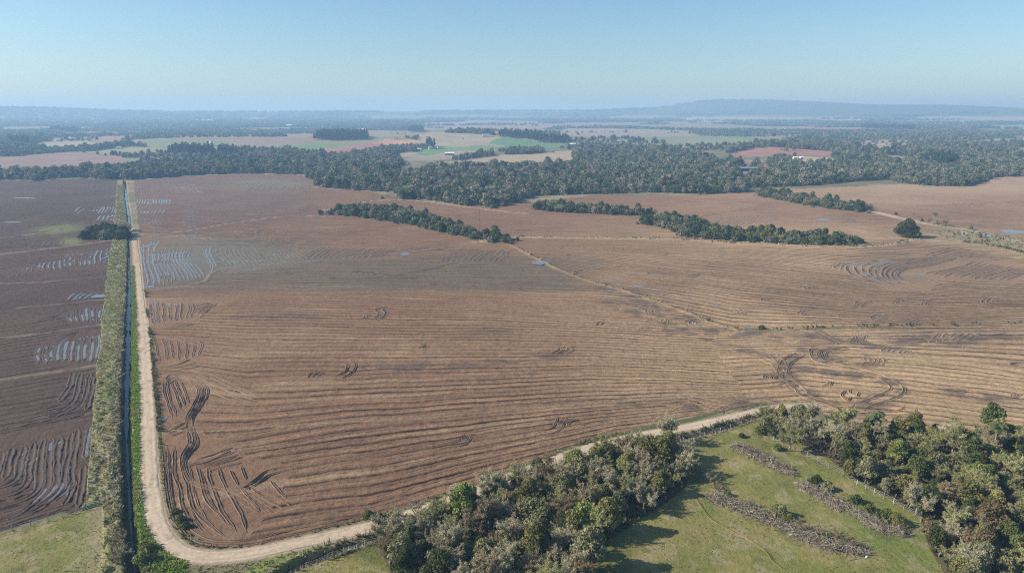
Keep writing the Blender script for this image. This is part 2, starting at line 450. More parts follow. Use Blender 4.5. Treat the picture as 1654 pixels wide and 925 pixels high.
LEVEES = [  # raised earth banks between the fields: line, half width m, height m, colour, tone of growth
    ([(780, 391), (810, 392), (838, 402), (880, 425), (940, 450), (1010, 470), (1060, 487), (1110, 505), (1150, 521), (1190, 533)], 0.9, 0.6, (0.31, 0.215, 0.115)),
    ([(1190, 533), (1230, 534), (1290, 531.5), (1400, 528), (1500, 526), (1580, 524), (1700, 521)], 1.0, 0.5, (0.16, 0.14, 0.07)),
    ([(770, 391), (840, 384), (950, 385), (1060, 386), (1110, 388), (1200, 394), (1400, 399), (1480, 388)], 2.6, 0.8, (0.38, 0.28, 0.17)),
    ([(228, 379), (262, 378), (310, 372), (360, 363), (400, 357), (440, 352), (475, 349), (525, 349)], 1.1, 0.6, (0.27, 0.205, 0.145)),
    ([(0, 384), (60, 378), (130, 370), (183, 372)], 1.6, 0.6, (0.20, 0.17, 0.10)),
    ([(0, 411), (60, 404), (125, 396), (182, 388)], 1.4, 0.5, (0.22, 0.18, 0.12)),
    ([(0, 546), (60, 540), (120, 531), (166, 524)], 0.9, 0.45, (0.19, 0.15, 0.11)),
    ([(30, 497), (90, 492), (140, 486), (170, 484)], 0.8, 0.4, (0.17, 0.13, 0.10)),
    ([(0, 458), (60, 456), (120, 451), (175, 445)], 0.8, 0.35, (0.18, 0.14, 0.11)),
    ([(0, 614), (50, 607), (110, 598), (157, 590)], 0.9, 0.45, (0.21, 0.17, 0.11)),
    ([(248, 496), (300, 493), (350, 488)], 0.7, 0.3, (0.17, 0.12, 0.09)),
    ([(246, 468), (290, 463), (330, 455), (352, 436), (420, 428), (500, 422), (590, 413), (680, 405), (770, 392)], 1.0, 0.4, (0.19, 0.15, 0.12)),
    ([(262, 693), (330, 697), (400, 692), (500, 685), (600, 680), (700, 674), (820, 662), (900, 656), (980, 650), (1060, 645), (1120, 641)], 0.42, 0.25, (0.24, 0.185, 0.105)),
    ([(520, 340), (560, 333), (600, 325), (645, 322)], 1.5, 0.7, (0.36, 0.29, 0.18)),
    ([(640, 322), (700, 327), (745, 333), (800, 340), (850, 345)], 1.6, 0.5, (0.40, 0.30, 0.19)),
    ([(1395, 338), (1440, 349), (1500, 362), (1560, 371), (1600, 379), (1654, 392), (1760, 418)], 3.0, 0.5, (0.46, 0.37, 0.26)),
    ([(1440, 383), (1500, 388), (1540, 391), (1570, 390), (1600, 391)], 1.5, 0.4, (0.38, 0.32, 0.18)),
    ([(1560, 392), (1600, 397), (1654, 409), (1760, 440)], 2.4, 0.7, (0.17, 0.15, 0.08)),
    ([(1180, 300), (1220, 308), (1300, 326), (1395, 338)], 2.0, 0.4, (0.36, 0.29, 0.18)),
    ([(0, 289), (60, 291), (130, 287), (190, 290)], 2.5, 0.4, (0.36, 0.29, 0.20)),
    ([(216, 291), (300, 284), (400, 281), (480, 282), (520, 289)], 2.5, 0.4, (0.34, 0.27, 0.18)),
    ([(505, 302), (560, 306), (640, 300)], 2.0, 0.4, (0.38, 0.30, 0.18)),
]
# rows of the tilled soil: guide lines from near to far, one list for each way of driving
ROWS_MAIN = [
    [(180, 955), (280, 925), (380, 902), (600, 855), (800, 790), (1000, 724), (1210, 668), (1654, 570)],
    [(180, 760), (300, 738), (390, 716), (560, 690), (820, 664), (960, 653), (1110, 645), (1250, 640), (1654, 560)],
    [(180, 600), (300, 612), (400, 630), (600, 625), (820, 615), (960, 607), (1100, 613), (1240, 622), (1654, 550)],
    [(180, 505), (500, 508), (800, 512), (1200, 534), (1654, 540)],
    [(180, 470), (400, 462), (700, 465), (950, 478), (1200, 500), (1654, 500)],
    [(180, 380), (500, 398), (800, 390), (1654, 380)],
    [(180, 288), (800, 296), (1654, 296)]]
ROWS_EAST = [
    [(1000, 720), (1300, 690), (1400, 690), (1654, 715), (1900, 740)],
    [(1000, 640), (1150, 628), (1300, 616), (1450, 630), (1654, 655), (1900, 680)],
    [(1000, 585), (1150, 575), (1300, 572), (1480, 586), (1654, 606), (1900, 630)],
    [(1000, 540), (1150, 537), (1400, 531), (1654, 524), (1900, 518)]]
ROWS_NORTH = [
    [(780, 440), (1185, 534), (1400, 530), (1654, 522), (1900, 516)],
    [(780, 415), (1000, 456), (1200, 482), (1400, 502), (1654, 495), (1900, 490)],
    [(780, 398), (1000, 408), (1200, 422), (1400, 446), (1654, 468), (1900, 480)],
    [(780, 384), (1200, 388), (1654, 398), (1900, 420)],
    [(780, 280), (1654, 284), (1900, 290)]]
ROWS_WEST = [
    [(-500, 985), (0, 866), (170, 812)], [(-500, 800), (0, 716), (165, 690)], [(-500, 690), (0, 616), (165, 588)],
    [(-500, 600), (0, 547), (165, 520)], [(-500, 500), (0, 455), (178, 432)], [(-500, 410), (0, 388), (190, 374)], [(-500, 310), (0, 296), (190, 290)]]
NORTHSIDE = [(775, 380), (838, 402), (880, 425), (940, 450), (1010, 470), (1060, 487), (1110, 505), (1150, 521), (1190, 533), (1290, 532), (1400, 528), (1580, 524), (1900, 516), (1900, 270), (775, 270)]
WOOD_A = [(606, 868), (620, 856), (650, 850), (700, 836), (800, 798), (900, 760), (1000, 730), (1085, 716), (1112, 740), (1108, 785), (1075, 812), (1020, 846), (985, 872), (955, 915), (940, 990), (650, 990), (632, 930), (615, 890)]
WOOD_B = [(1222, 692), (1240, 676), (1330, 684), (1420, 694), (1520, 702), (1654, 706), (1780, 718), (1780, 990), (1560, 990), (1525, 925), (1500, 880), (1488, 838), (1440, 806), (1390, 778), (1340, 742), (1290, 714), (1250, 702)]
# far fields and meadows: outline, albedo
FAR_FIELDS = [
    ([(-60, 268), (-60, 256), (100, 247), (195, 251), (206, 262), (130, 270)], (0.27, 0.18, 0.145)),
    ([(55, 238), (60, 229), (100, 223), (140, 224), (150, 232), (120, 238), (75, 241)], (0.34, 0.30, 0.19)),
    ([(145, 226), (160, 219), (215, 218), (216, 223), (170, 228)], (0.30, 0.19, 0.15)),
    ([(150, 243), (210, 236), (262, 238), (250, 246), (165, 250)], (0.26, 0.26, 0.15)),
    ([(270, 226), (290, 218), (400, 218), (480, 222), (470, 230), (380, 232), (355, 226)], (0.25, 0.20, 0.14)),
    ([(360, 236), (400, 224), (470, 219), (500, 224), (480, 232), (400, 240)], (0.27, 0.20, 0.15)),
    ([(450, 244), (456, 236), (500, 233), (560, 232), (560, 236), (480, 243)], (0.165, 0.23, 0.10)),
    ([(478, 246), (560, 236), (600, 229), (620, 227), (640, 236), (600, 244), (560, 249), (500, 249)], (0.30, 0.17, 0.12)),
    ([(600, 232), (620, 226), (672, 225), (682, 230), (650, 236)], (0.46, 0.24, 0.15)),
    ([(640, 250), (680, 243), (740, 236), (800, 237), (800, 246), (720, 258), (640, 262)], (0.30, 0.24, 0.17)),
    ([(674, 232), (676, 219), (700, 213), (760, 215), (800, 218), (850, 219), (880, 232), (830, 238), (700, 239)], (0.33, 0.27, 0.18)),
    ([(790, 232), (800, 224), (830, 221), (880, 231), (920, 234), (880, 240), (820, 237)], (0.13, 0.225, 0.10)),
    ([(672, 250), (680, 240), (800, 234), (800, 241), (730, 244), (690, 252)], (0.15, 0.24, 0.095)),
    ([(720, 264), (780, 252), (870, 247), (940, 242), (930, 256), (900, 268), (860, 262), (790, 262)], (0.36, 0.28, 0.18)),
    ([(900, 231), (920, 224), (1020, 224), (1200, 224), (1200, 236), (1100, 240), (1000, 234)], (0.24, 0.25, 0.14)),
    ([(900, 222), (910, 207), (960, 207), (1060, 209), (1130, 213), (1120, 220), (1000, 222)], (0.30, 0.25, 0.18)),
    ([(660, 210), (690, 198), (760, 196), (880, 200), (900, 206), (820, 209)], (0.29, 0.23, 0.17)),
    ([(1085, 194), (1120, 188), (1220, 189), (1300, 192), (1410, 193), (1400, 197), (1240, 195), (1130, 197)], (0.36, 0.29, 0.22)),
    ([(1470, 192), (1500, 186), (1654, 185), (1800, 187), (1800, 192), (1600, 194)], (0.34, 0.30, 0.22)),
    ([(1180, 246), (1220, 238), (1270, 238), (1340, 243), (1356, 248), (1340, 252), (1300, 250), (1240, 252), (1190, 254)], (0.33, 0.17, 0.12)),
    ([(1270, 258), (1290, 252), (1350, 256), (1352, 264), (1310, 268), (1260, 262)], (0.38, 0.33, 0.17)),
    ([(1190, 272), (1205, 258), (1240, 258), (1240, 268), (1215, 274)], (0.28, 0.19, 0.14)),
    ([(1360, 236), (1380, 229), (1440, 229), (1478, 233), (1450, 242), (1400, 240)], (0.38, 0.29, 0.22)),
    ([(1425, 254), (1440, 245), (1490, 248), (1490, 258), (1450, 262)], (0.34, 0.25, 0.19)),
    ([(1560, 246), (1600, 239), (1700, 237), (1700, 243), (1610, 249)], (0.36, 0.28, 0.20)),
    ([(1590, 206), (1600, 202), (1700, 200), (1700, 205), (1640, 208)], (0.24, 0.28, 0.13)),
    ([(1215, 222), (1235, 211), (1295, 212), (1300, 219), (1260, 223)], (0.28, 0.21, 0.16)),
    ([(1300, 232), (1400, 226), (1500, 224), (1500, 228), (1380, 233)], (0.30, 0.25, 0.18)),
    ([(1560, 228), (1600, 224), (1700, 222), (1700, 228), (1600, 231)], (0.32, 0.26, 0.19)),
]
EXTRA_W = [(-900, 300), (190, 300)]

# grid of the land: rows by distance, columns by bearing, finer near the viewer
w_near = np.arange(0.78, 0.0296, -0.00112)
r_rows = np.r_[np.array([6, 25, 45, 62, 76, 88]), CAM_H / w_near]
r_rows = r_rows[np.r_[True, np.diff(r_rows) > 0]]
far = [r_rows[-1]]
while far[-1] < 27000: far.append(far[-1] * 1.0125)
r_rows = np.r_[r_rows, far[1:]]
th = np.radians(np.r_[np.linspace(-75, -41, 60), np.linspace(-40.5, 40.5, 1420), np.linspace(41, 75, 60)])
NR, NT = len(r_rows), len(th)
RR, TT = np.meshgrid(r_rows, th, indexing='ij')
X = RR * np.sin(TT); Y = RR * np.cos(TT)
T0 = terr(X, Y)
PX, PY = proj(X, Y, T0)
wob = (fbm(X, Y, 9, 21, 3) - 0.5)
# the outlines wander a little, as ploughed edges do
PXw = PX + wob * np.minimum(1.2 / np.maximum(RR, 60) * 1100, 6)
PYw = PY + (fbm(X, Y, 14, 22, 3) - 0.5) * np.minimum(90.0 / np.maximum(RR, 60) * 3.5, 5)
Z = T0.copy()
near = RR < 2600
n_big = fbm(X, Y, 160, 31, 4); n_mid = fbm(X, Y, 32, 33, 4); n_sml = fbm(X, Y, 6, 35, 3)

def mix(col, c, m):
    m = np.clip(m, 0, 1)[..., None]
    return col * (1 - m) + np.asarray(c) * m

COL = np.empty(X.shape + (3,)); COL[:] = (0.16, 0.145, 0.075)
COL = mix(COL, (0.27, 0.22, 0.13), smooth(0.4, 0.7, n_mid))
farmix = smooth(1000, 1600, RR)
patch = fbm(X, Y, 520, 41, 3)
COL = mix(COL, (0.15, 0.16, 0.085), farmix)
COL = mix(COL, (0.27, 0.22, 0.145), farmix * smooth(0.50, 0.58, patch))
COL = mix(COL, (0.20, 0.23, 0.11), farmix * smooth(0.62, 0.66, fbm(X, Y, 420, 43, 3)))
COL = mix(COL, (0.29, 0.185, 0.13), farmix * smooth(0.63, 0.66, fbm(X, Y, 380, 47, 3)))
PH = np.zeros(X.shape); ROW = np.zeros(X.shape); WET = np.zeros(X.shape)
REG = np.zeros(X.shape, np.int8)          # 0 ground, 1 main field, 2 north-east fields, 3 west field, 4 pastures, 5 west pasture, 6 hills

main = in_poly(PXw, PYw, MAIN_F) & (RR < 1400)
north = main & in_poly(PX, PY, NORTHSIDE)
west = in_poly(PXw, PYw, WEST_F) & (RR < 1400)
REG[main] = 1; REG[north] = 2; REG[west] = 3
epast = in_poly(PXw, PYw, EPAST); REG[epast] = 4
wpast = in_poly(PXw, PYw, WPAST); REG[wpast] = 5
REG[(RR > 5600) & (T0 > 34)] = 6

def depth_of(py):
    v = (py - CY) / FPX
    return CAM_H * (CP - v * SP) / np.maximum(SP + v * CP, 0.004)

def rows(mask, guides, spacing, xmid):
    """phase of the tilled rows between the guide lines, in rows"""
    px, py = PX[mask], PY[mask]
    d = Y[mask]
    G = [depth_of(np.interp(px, [p[0] for p in g], [p[1] for p in g])) for g in guides]
    M = [float(depth_of(np.interp(xmid, [p[0] for p in g], [p[1] for p in g]))) for g in guides]
    P = [0.0]
    for a, b in zip(M[:-1], M[1:]): P.append(P[-1] + (b - a) / spacing)
    ph = np.zeros(d.shape)
    for k in range(len(G) - 1):
        t = (d - G[k]) / np.maximum(G[k + 1] - G[k], 1.0)
        m = (t >= 0) & (t < 1) if 0 < k < len(G) - 2 else (t < 1) & (t >= (0 if k else -9)) if k == 0 else (t >= 0)
        ph[m] = (P[k] + (P[k + 1] - P[k]) * t)[m]
    PH[mask] = ph + 40

east = main & ~north & (PX + (n_mid - 0.5) * 60 > 1180 + (PY - 600) * 0.4) & (PY > 530)
rows(main & ~north & ~east, ROWS_MAIN, 3.6, 700)
rows(east, ROWS_EAST, 3.4, 1400)
rows(north, ROWS_NORTH, 3.8, 1300)
rows(west, ROWS_WEST, 3.3, 90)
PH = PH + 1.5 * (fbm(X, Y, 55, 29, 3) - 0.5) + 0.35 * (fbm(X, Y, 13, 30, 2) - 0.5)

# soil colours of the fields
R1 = main | west
COL[R1] = (0.212, 0.122, 0.068)
f = main.astype(float)
COL = mix(COL, (0.415, 0.285, 0.160), f * smooth(650, 1400, PX) * 0.9)
COL = mix(COL, (0.150, 0.088, 0.060), f * smooth(0.45, 0.75, n_big) * 0.6)
COL = mix(COL, (0.30, 0.20, 0.11), f * smooth(0.55, 0.78, n_mid) * 0.35)
COL = mix(COL, (0.150, 0.092, 0.060), f * smooth(880, 640, PX) * smooth(640, 900, PY) * 0.35)
# the damp greyish belt across the middle and the wet north-west corner
belt = smooth(400, 425, PY) * smooth(474, 466, PY) * smooth(1010, 900, PX) * f
COL = mix(COL, (0.135, 0.105, 0.072), belt * (0.55 + 0.5 * n_mid))
wetc = np.exp(-((PX - 360) / 130) ** 2 - ((PY - 412) / 26) ** 2) * f
COL = mix(COL, (0.16, 0.145, 0.105), np.clip(wetc * 1.3, 0, 0.8)); WET = np.maximum(WET, wetc * 0.6)
nw = f * smooth(372, 350, PY) * smooth(560, 460, PX)
COL = mix(COL, (0.165, 0.105, 0.078), nw * 0.8)
COL = mix(COL, (0.20, 0.185, 0.115), nw * np.exp(-((PX - 430) / 90) ** 2 - ((PY - 298) / 9) ** 2) * 0.8)
COL = mix(COL, (0.25, 0.14, 0.085), f * smooth(384, 350, PY) * smooth(620, 720, PX) * 0.55)
COL = mix(COL, (0.43, 0.305, 0.19), f * smooth(345, 300, PY) * smooth(1000, 1350, PX) * (0.25 + 0.6 * n_mid))
g = west.astype(float)
COL = mix(COL, (0.074, 0.047, 0.033), g * (0.84 + 0.4 * (n_mid - 0.5)))
COL = mix(COL, (0.12, 0.085, 0.068), g * smooth(340, 292, PY) * 0.3)
COL = mix(COL, (0.085, 0.055, 0.040), g * smooth(590, 640, PY) * 0.5)
WET = np.maximum(WET, g * 0.12)
ROW[R1] = 1.0
ROW *= (0.75 + 0.6 * smooth(0.3, 0.7, n_big)) * (0.25 + 0.75 * smooth(1000, 420, RR))
seam = PX + (n_mid - 0.5) * 60 - 1180 - (PY - 600) * 0.4
ROW = ROW * np.where(main & ~north & (PY > 530), smooth(0, 2, np.abs(seam)), 1)
# at the headlands the machine turned: the long rows stop there
for hp in ([(250, 688), (330, 698), (400, 735), (478, 752), (440, 820), (400, 872), (330, 882), (285, 845), (262, 770)], [(240, 480), (345, 484), (322, 522), (246, 530)], [(246, 540), (338, 550), (322, 588), (252, 594)],
           [(255, 602), (330, 604), (345, 630), (312, 692), (262, 690)], [(-20, 700), (60, 690), (150, 680), (142, 790), (125, 822), (60, 822), (-20, 800)], [(60, 558), (100, 536), (165, 530), (158, 590), (64, 592)],
           [(110, 504), (172, 488), (168, 524), (116, 528)], [(100, 432), (110, 405), (182, 394), (178, 440)], [(228, 380), (352, 384), (350, 440), (262, 470), (236, 470)], [(352, 398), (480, 398), (505, 424), (372, 440)],
           [(480, 424), (512, 400), (640, 398), (618, 420)], [(708, 428), (740, 400), (828, 402), (808, 428)], [(1340, 432), (1480, 410), (1575, 404), (1500, 470), (1440, 470)], [(1480, 448), (1570, 416), (1700, 430), (1640, 458)]):
    hm = in_poly(PXw, PYw, hp)
    ROW[hm] *= 0.12
# soaked patches along the grooves
sm = np.zeros(X.shape)
for (cx, cy, sx, sy, a) in [(1010, 470, 60, 12, 1), (880, 424, 30, 8, 1), (1160, 534, 50, 7, 1), (1290, 545, 60, 8, 1), (1340, 575, 40, 14, 1), (1330, 602, 40, 6, .9), (1385, 600, 30, 10, .7),
                            (1480, 548, 70, 9, .8), (1645, 590, 20, 7, 1), (1600, 645, 45, 6, 1), (1450, 440, 70, 18, .6), (1100, 648, 50, 8, .9), (1230, 650, 40, 8, .8), (1010, 555, 60, 10, .6), (420, 520, 70, 6, .5), (1420, 512, 15, 5, .9),
                            (790, 535, 50, 7, .7), (820, 570, 90, 8, .5), (430, 570, 50, 8, .6), (690, 408, 40, 10, .7), (300, 660, 26, 22, .6), (1070, 440, 40, 6, .6), (960, 425, 30, 5, .7), (1150, 492, 25, 5, .7), (1270, 410, 60, 8, .5), (1390, 350, 60, 8, .5), (1600, 370, 60, 8, .5)]:
    sm = np.maximum(sm, a * np.exp(-((PX - cx) / sx) ** 2 - ((PY - cy) / sy) ** 2))
sm = sm * smooth(0.38, 0.62, fbm(X + 0.0, Y * 2.5, 14, 51, 4)) * (main | west)
COL = mix(COL, (0.120, 0.090, 0.070), sm * 0.6); WET = np.maximum(WET, sm * .6)
# mud where the machines went round and round in the wet east of the field
mud = np.zeros(X.shape)
for ln, wd in (([(1318, 566), (1345, 588), (1390, 598), (1444, 620), (1440, 637), (1384, 664)], 4.5), ([(1292, 571), (1266, 595), (1290, 626), (1340, 653), (1378, 664)], 4.0), ([(1262, 548), (1300, 545), (1330, 538), (1362, 558)], 6), ([(1310, 566), (1380, 558), (1470, 553), (1560, 543), (1620, 540)], 7),
                ([(1380, 548), (1386, 574), (1400, 590)], 5), ([(1280, 594), (1345, 602), (1380, 606)], 4), ([(1540, 630), (1600, 644), (1660, 656)], 5), ([(1020, 648), (1080, 652), (1150, 664)], 4), ([(985, 462), (1060, 490), (1120, 512)], 8), ([(990, 490), (1050, 512), (1095, 520), (1060, 535)], 7), ([(1140, 536), (1230, 540)], 6),
                ([(1180, 668), (1220, 653), (1290, 650)], 3), ([(380, 512), (440, 510), (520, 512)], 3), ([(600, 596), (760, 588), (900, 574)], 4), ([(1080, 524), (1180, 560), (1240, 575)], 3)):
    d_, _, _ = line_dist(X, Y, resample(spline(wline(ln), 5), 4.0), wd * 2)
    mud = np.maximum(mud, smooth(wd * 1.5, wd * .3, d_))
mud = mud * smooth(.40, .58, fbm(X, Y * 1.6, 5, 53, 4)) * (main | west)
COL = mix(COL, (0.115, 0.082, 0.060), mud * 0.7); WET = np.maximum(WET, mud * .5)
# straw left lying in bands, and clods along the edge
straw = (main & ~north) * smooth(0.60, 0.72, fbm(X * 0.12, PH * 3.6, 5, 57, 4)) * smooth(420, 520, PY)
COL = mix(COL, (0.36, 0.26, 0.15), straw * 0.30)
Z = Z + np.where(R1, 0.30 * (fbm(X, Y, 2.2, 59, 3) - 0.5) * smooth(520, 200, RR), 0)

# pastures
gp = (epast | wpast).astype(float)
COL = mix(COL, (0.165, 0.168, 0.047), gp)
COL = mix(COL, (0.27, 0.215, 0.085), gp * smooth(0.44, 0.70, fbm(X, Y, 8, 61, 4)) * (0.55 + 0.45 * smooth(800, 700, PY)))
COL = mix(COL, (0.115, 0.185, 0.040), gp * smooth(0.52, 0.70, fbm(X, Y, 20, 63, 4)) * smooth(730, 830, PY) * 0.45)
COL = mix(COL, (0.29, 0.24, 0.15), wpast * smooth(100, 165, PX + (n_mid - 0.5) * 40) * 0.7)
COL = mix(COL, (0.085, 0.09, 0.035), gp * smooth(0.60, 0.76, n_sml) * 0.55)
COL = mix(COL, (0.30, 0.25, 0.145), gp * smooth(0.58, 0.70, fbm(X, Y, 3.2, 67, 3)) * 0.5)
Z = Z + gp * (0.45 * (fbm(X, Y, 11, 65, 3) - 0.5) + 0.22 * (n_sml - 0.5))

# banks, verges, canal
Wc = spline(wline(CANAL), 4); Wr = spline(wline(ROAD), 6); We = wline(WESTEDGE); Wd = spline(wline(DITCH), 4); Wee = wline(EASTEDGE)
road_w = np.interp(np.linspace(0, 1, len(Wr)), np.linspace(0, 1, len(ROADW)), ROADW)
dc, uc, sc = line_dist(X, Y, Wc, 14)
dr, ur, sr = line_dist(X, Y, Wr, 14)
dd, ud, sd = line_dist(X, Y, Wd, 8)
strip = (REG == 0) & (RR < 900) & (PX < 300) & (PX > 120)
wb = strip & (sc > 0)                # bank between the west field and the canal (left of its course)
if (PX[wb].mean() if wb.any() else 0) > 215: wb = strip & (sc < 0)
lump = fbm(X, Y, 1.7, 71, 3)
COL = mix(COL, (0.215, 0.20, 0.09), wb * 0.9)
COL = mix(COL, (0.16, 0.185, 0.055), wb * smooth(0.52, 0.62, n_mid) * 0.8)
COL = mix(COL, (0.25, 0.22, 0.145), wb * smooth(0.54, 0.7, fbm(X, Y, 5, 73, 3)) * 0.8)
Z = Z + np.where(wb, 0.35 + 1.5 * (lump - 0.45) * smooth(360, 170, RR) + 0.2 * lump, 0)
gs = strip & ~wb
west_sign = np.sign(np.median(sr[wb & (dr < 13)]))
gs = gs & (sr * west_sign > 0)
COL = mix(COL, (0.20, 0.21, 0.065), gs * smooth(385, 430, PY))
COL = mix(COL, (0.160, 0.205, 0.042), gs * (dc > .9) * smooth(440, 560, PY) * smooth(0.35, 0.5, n_sml + 0.1))
COL = mix(COL, (0.26, 0.235, 0.115), gs * smooth(400, 370, PY))
COL = mix(COL, (0.17, 0.15, 0.06), gs * smooth(400, 370, PY) * smooth(0.5, 0.6, n_sml))
Z = Z + np.where(gs, 0.25 * (lump - 0.3), 0)
# verge between road and field: rank dark weeds, a shallow trough
de, _, _ = line_dist(X, Y, Wee, 8)
ve = (REG == 0) & (dr < 7) & ~wb & (PX > 228) & (PY > 430)
COL = mix(COL, (0.17, 0.145, 0.075), ve * smooth(1.4, 2.2, dr))
COL = mix(COL, (0.085, 0.10, 0.035), ve * (de < 3.2) * (dr > 1.9) * smooth(740, 690, PY) * 0.8)
Z = Z - ve * (de < 3.2) * 0.5 * np.exp(-((dr - 3.2) / 1.0) ** 2) * (PX < 420)
# canal: a trench with steep sides
dcw = dc + 1.1 * (fbm(X, Y, 4, 75, 3) - 0.5)
prof = smooth(1.75, 0.75, dcw)
Z = Z - prof * 1.9
COL = mix(COL, (0.085, 0.07, 0.045), smooth(1.7, 0.9, dc) * 0.85)
WET = np.maximum(WET, smooth(0.9, 0.6, dc) * 0.7)
# ditch between the lower road and the pasture
sh = np.where(dd < 8, smooth(2.2, 0.7, dd), 0)
Z = Z - sh * 1.5
COL = mix(COL, (0.10, 0.085, 0.05), sh * 0.8)
bankside = (dd < 6) & (dr < 7.0) & (REG == 0) & (PY > 640) & (PX > 380)
COL = mix(COL, (0.33, 0.26, 0.155), bankside * smooth(2.2, 3.2, dr) * 0.8)
COL = mix(COL, (0.165, 0.20, 0.05), bankside * smooth(2.0, 2.6, dr) * smooth(560, 440, PX) * 0.9)
# levees
for (ln, hw, hh, c) in LEVEES:
    L_ = resample(spline(wline(ln), 5), 6.0)
    d_, u_, s_ = line_dist(X, Y, L_, hw * 4)
    brk = 0.55 + 0.6 * fbm(X, Y, 7, 81, 2)
    m_ = np.exp(-(d_ / hw) ** 2) * (d_ < hw * 4)
    Z = Z + m_ * hh * brk
    COL = mix(COL, c, np.clip(m_ * 1.5, 0, 1) * (0.45 + 0.65 * smooth(0.3, 0.6, fbm(X, Y, 5, 83, 3))))
    ROW = ROW * (1 - np.clip(m_ * 1.5, 0, 1)); 
# flat bed under the road
bed = smooth(4.2, 2.6, dr)
Z = Z * (1 - bed) + (T0 + 0.02) * bed
Z = Z - smooth(1.9, 1.3, dr) * 0.08
COL = mix(COL, (0.40, 0.31, 0.215), smooth(2.6, 1.8, dr) * 0.9)
ROW = ROW * (1 - smooth(4.5, 2.5, dr))
# grassy patches beside the clump in the west field
gpw = np.exp(-((PX - 95) / 38) ** 2 - ((PY - 370 + (PX - 95) * 0.08) / 7) ** 2) + np.exp(-((PX - 115) / 16) ** 2 - ((PY - 390) / 6) ** 2)
COL = mix(COL, (0.15, 0.15, 0.062), np.clip(gpw * 1.6 * smooth(.35, .55, n_sml + .1), 0, 1) * west); ROW = ROW * (1 - np.clip(gpw * 1.4, 0, 1))
# reed beds and pale rough ground by the ponds in the east
rb = np.exp(-((PX - 1590) / 75) ** 2 - ((PY - 386 - (PX - 1590) * 0.12) / 10) ** 2) * f
COL = mix(COL, (0.27, 0.225, 0.13), np.clip(rb * 1.3, 0, 0.9)); ROW = ROW * (1 - np.clip(rb * 1.3, 0, 1))
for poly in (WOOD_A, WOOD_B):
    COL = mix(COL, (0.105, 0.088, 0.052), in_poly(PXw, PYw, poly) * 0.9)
# far fields
for poly, c in FAR_FIELDS:
    m_ = in_poly(PXw, PYw, poly) & (RR > 950) & (RR < 9000) & ~R1
    k = 0.85 + 0.3 * fbm(X, Y, 40, 91, 3)[m_][:, None]
    COL[m_] = np.asarray(c) * k
hl = (REG == 6).astype(float)
COL = mix(COL, (0.075, 0.10, 0.06), hl * 0.9)

# the sheets: same grid points, faces shared out by what grows on them
IDX = np.arange(NR * NT).reshape(NR, NT)
Q = np.stack([IDX[:-1, :-1], IDX[:-1, 1:], IDX[1:, 1:], IDX[1:, :-1]], -1).reshape(-1, 4)
FREG = REG[:-1, :-1].reshape(-1)
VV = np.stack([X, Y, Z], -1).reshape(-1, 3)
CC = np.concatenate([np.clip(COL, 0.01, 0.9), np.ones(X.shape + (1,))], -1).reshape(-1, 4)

def sheet(name, ids):
    fsel = Q[np.isin(FREG, ids)]
    used = np.unique(fsel)
    remap = np.full(NR * NT, -1, np.int32); remap[used] = np.arange(len(used))
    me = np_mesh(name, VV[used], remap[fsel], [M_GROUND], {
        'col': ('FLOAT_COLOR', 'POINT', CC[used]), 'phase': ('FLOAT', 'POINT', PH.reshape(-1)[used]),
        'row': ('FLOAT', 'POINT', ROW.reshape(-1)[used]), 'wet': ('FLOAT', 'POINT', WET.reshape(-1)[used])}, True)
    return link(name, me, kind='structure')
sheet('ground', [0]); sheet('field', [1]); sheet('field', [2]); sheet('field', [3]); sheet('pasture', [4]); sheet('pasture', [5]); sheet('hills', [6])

# land behind and beside the viewer
bm_v = []; bm_f = []
ring = [(120, 0), (27000, 0)]
NB = 40
for k in range(NB + 1):
    a = math.radians(75 + (285 - 75) * k / NB)
    for r in (6.0, 27000.0): bm_v.append((r * math.sin(a), r * math.cos(a), -0.2))
for k in range(NB): bm_f.append((2 * k, 2 * k + 1, 2 * k + 3, 2 * k + 2))
me = np_mesh('ground', bm_v, np.array(bm_f), [M_GROUND], {'col': ('FLOAT_COLOR', 'POINT', np.tile((0.18, 0.17, 0.08, 1), (len(bm_v), 1)))})
link('ground', me, kind='structure')

def zat(x, y):
    """height of the built land at a point"""
    r = math.hypot(x, y); t = math.atan2(x, y)
    i = int(np.clip(np.searchsorted(r_rows, r), 1, NR - 1)); j = int(np.clip(np.searchsorted(th, t), 1, NT - 1))
    i0 = i - 1 if abs(r_rows[i - 1] - r) < abs(r_rows[i] - r) else i
    j0 = j - 1 if abs(th[j - 1] - t) < abs(th[j] - t) else j
    return float(Z[i0, j0])

def zats(x, y):
    x = np.asarray(x); y = np.asarray(y)
    r = np.hypot(x, y); t = np.arctan2(x, y)
    i = np.clip(np.searchsorted(r_rows, r), 1, NR - 1); j = np.clip(np.searchsorted(th, t), 1, NT - 1)
    i = np.where(np.abs(r_rows[i - 1] - r) < np.abs(r_rows[i] - r), i - 1, i)
    j = np.where(np.abs(th[j - 1] - t) < np.abs(th[j] - t), j - 1, j)
    return Z[i, j]

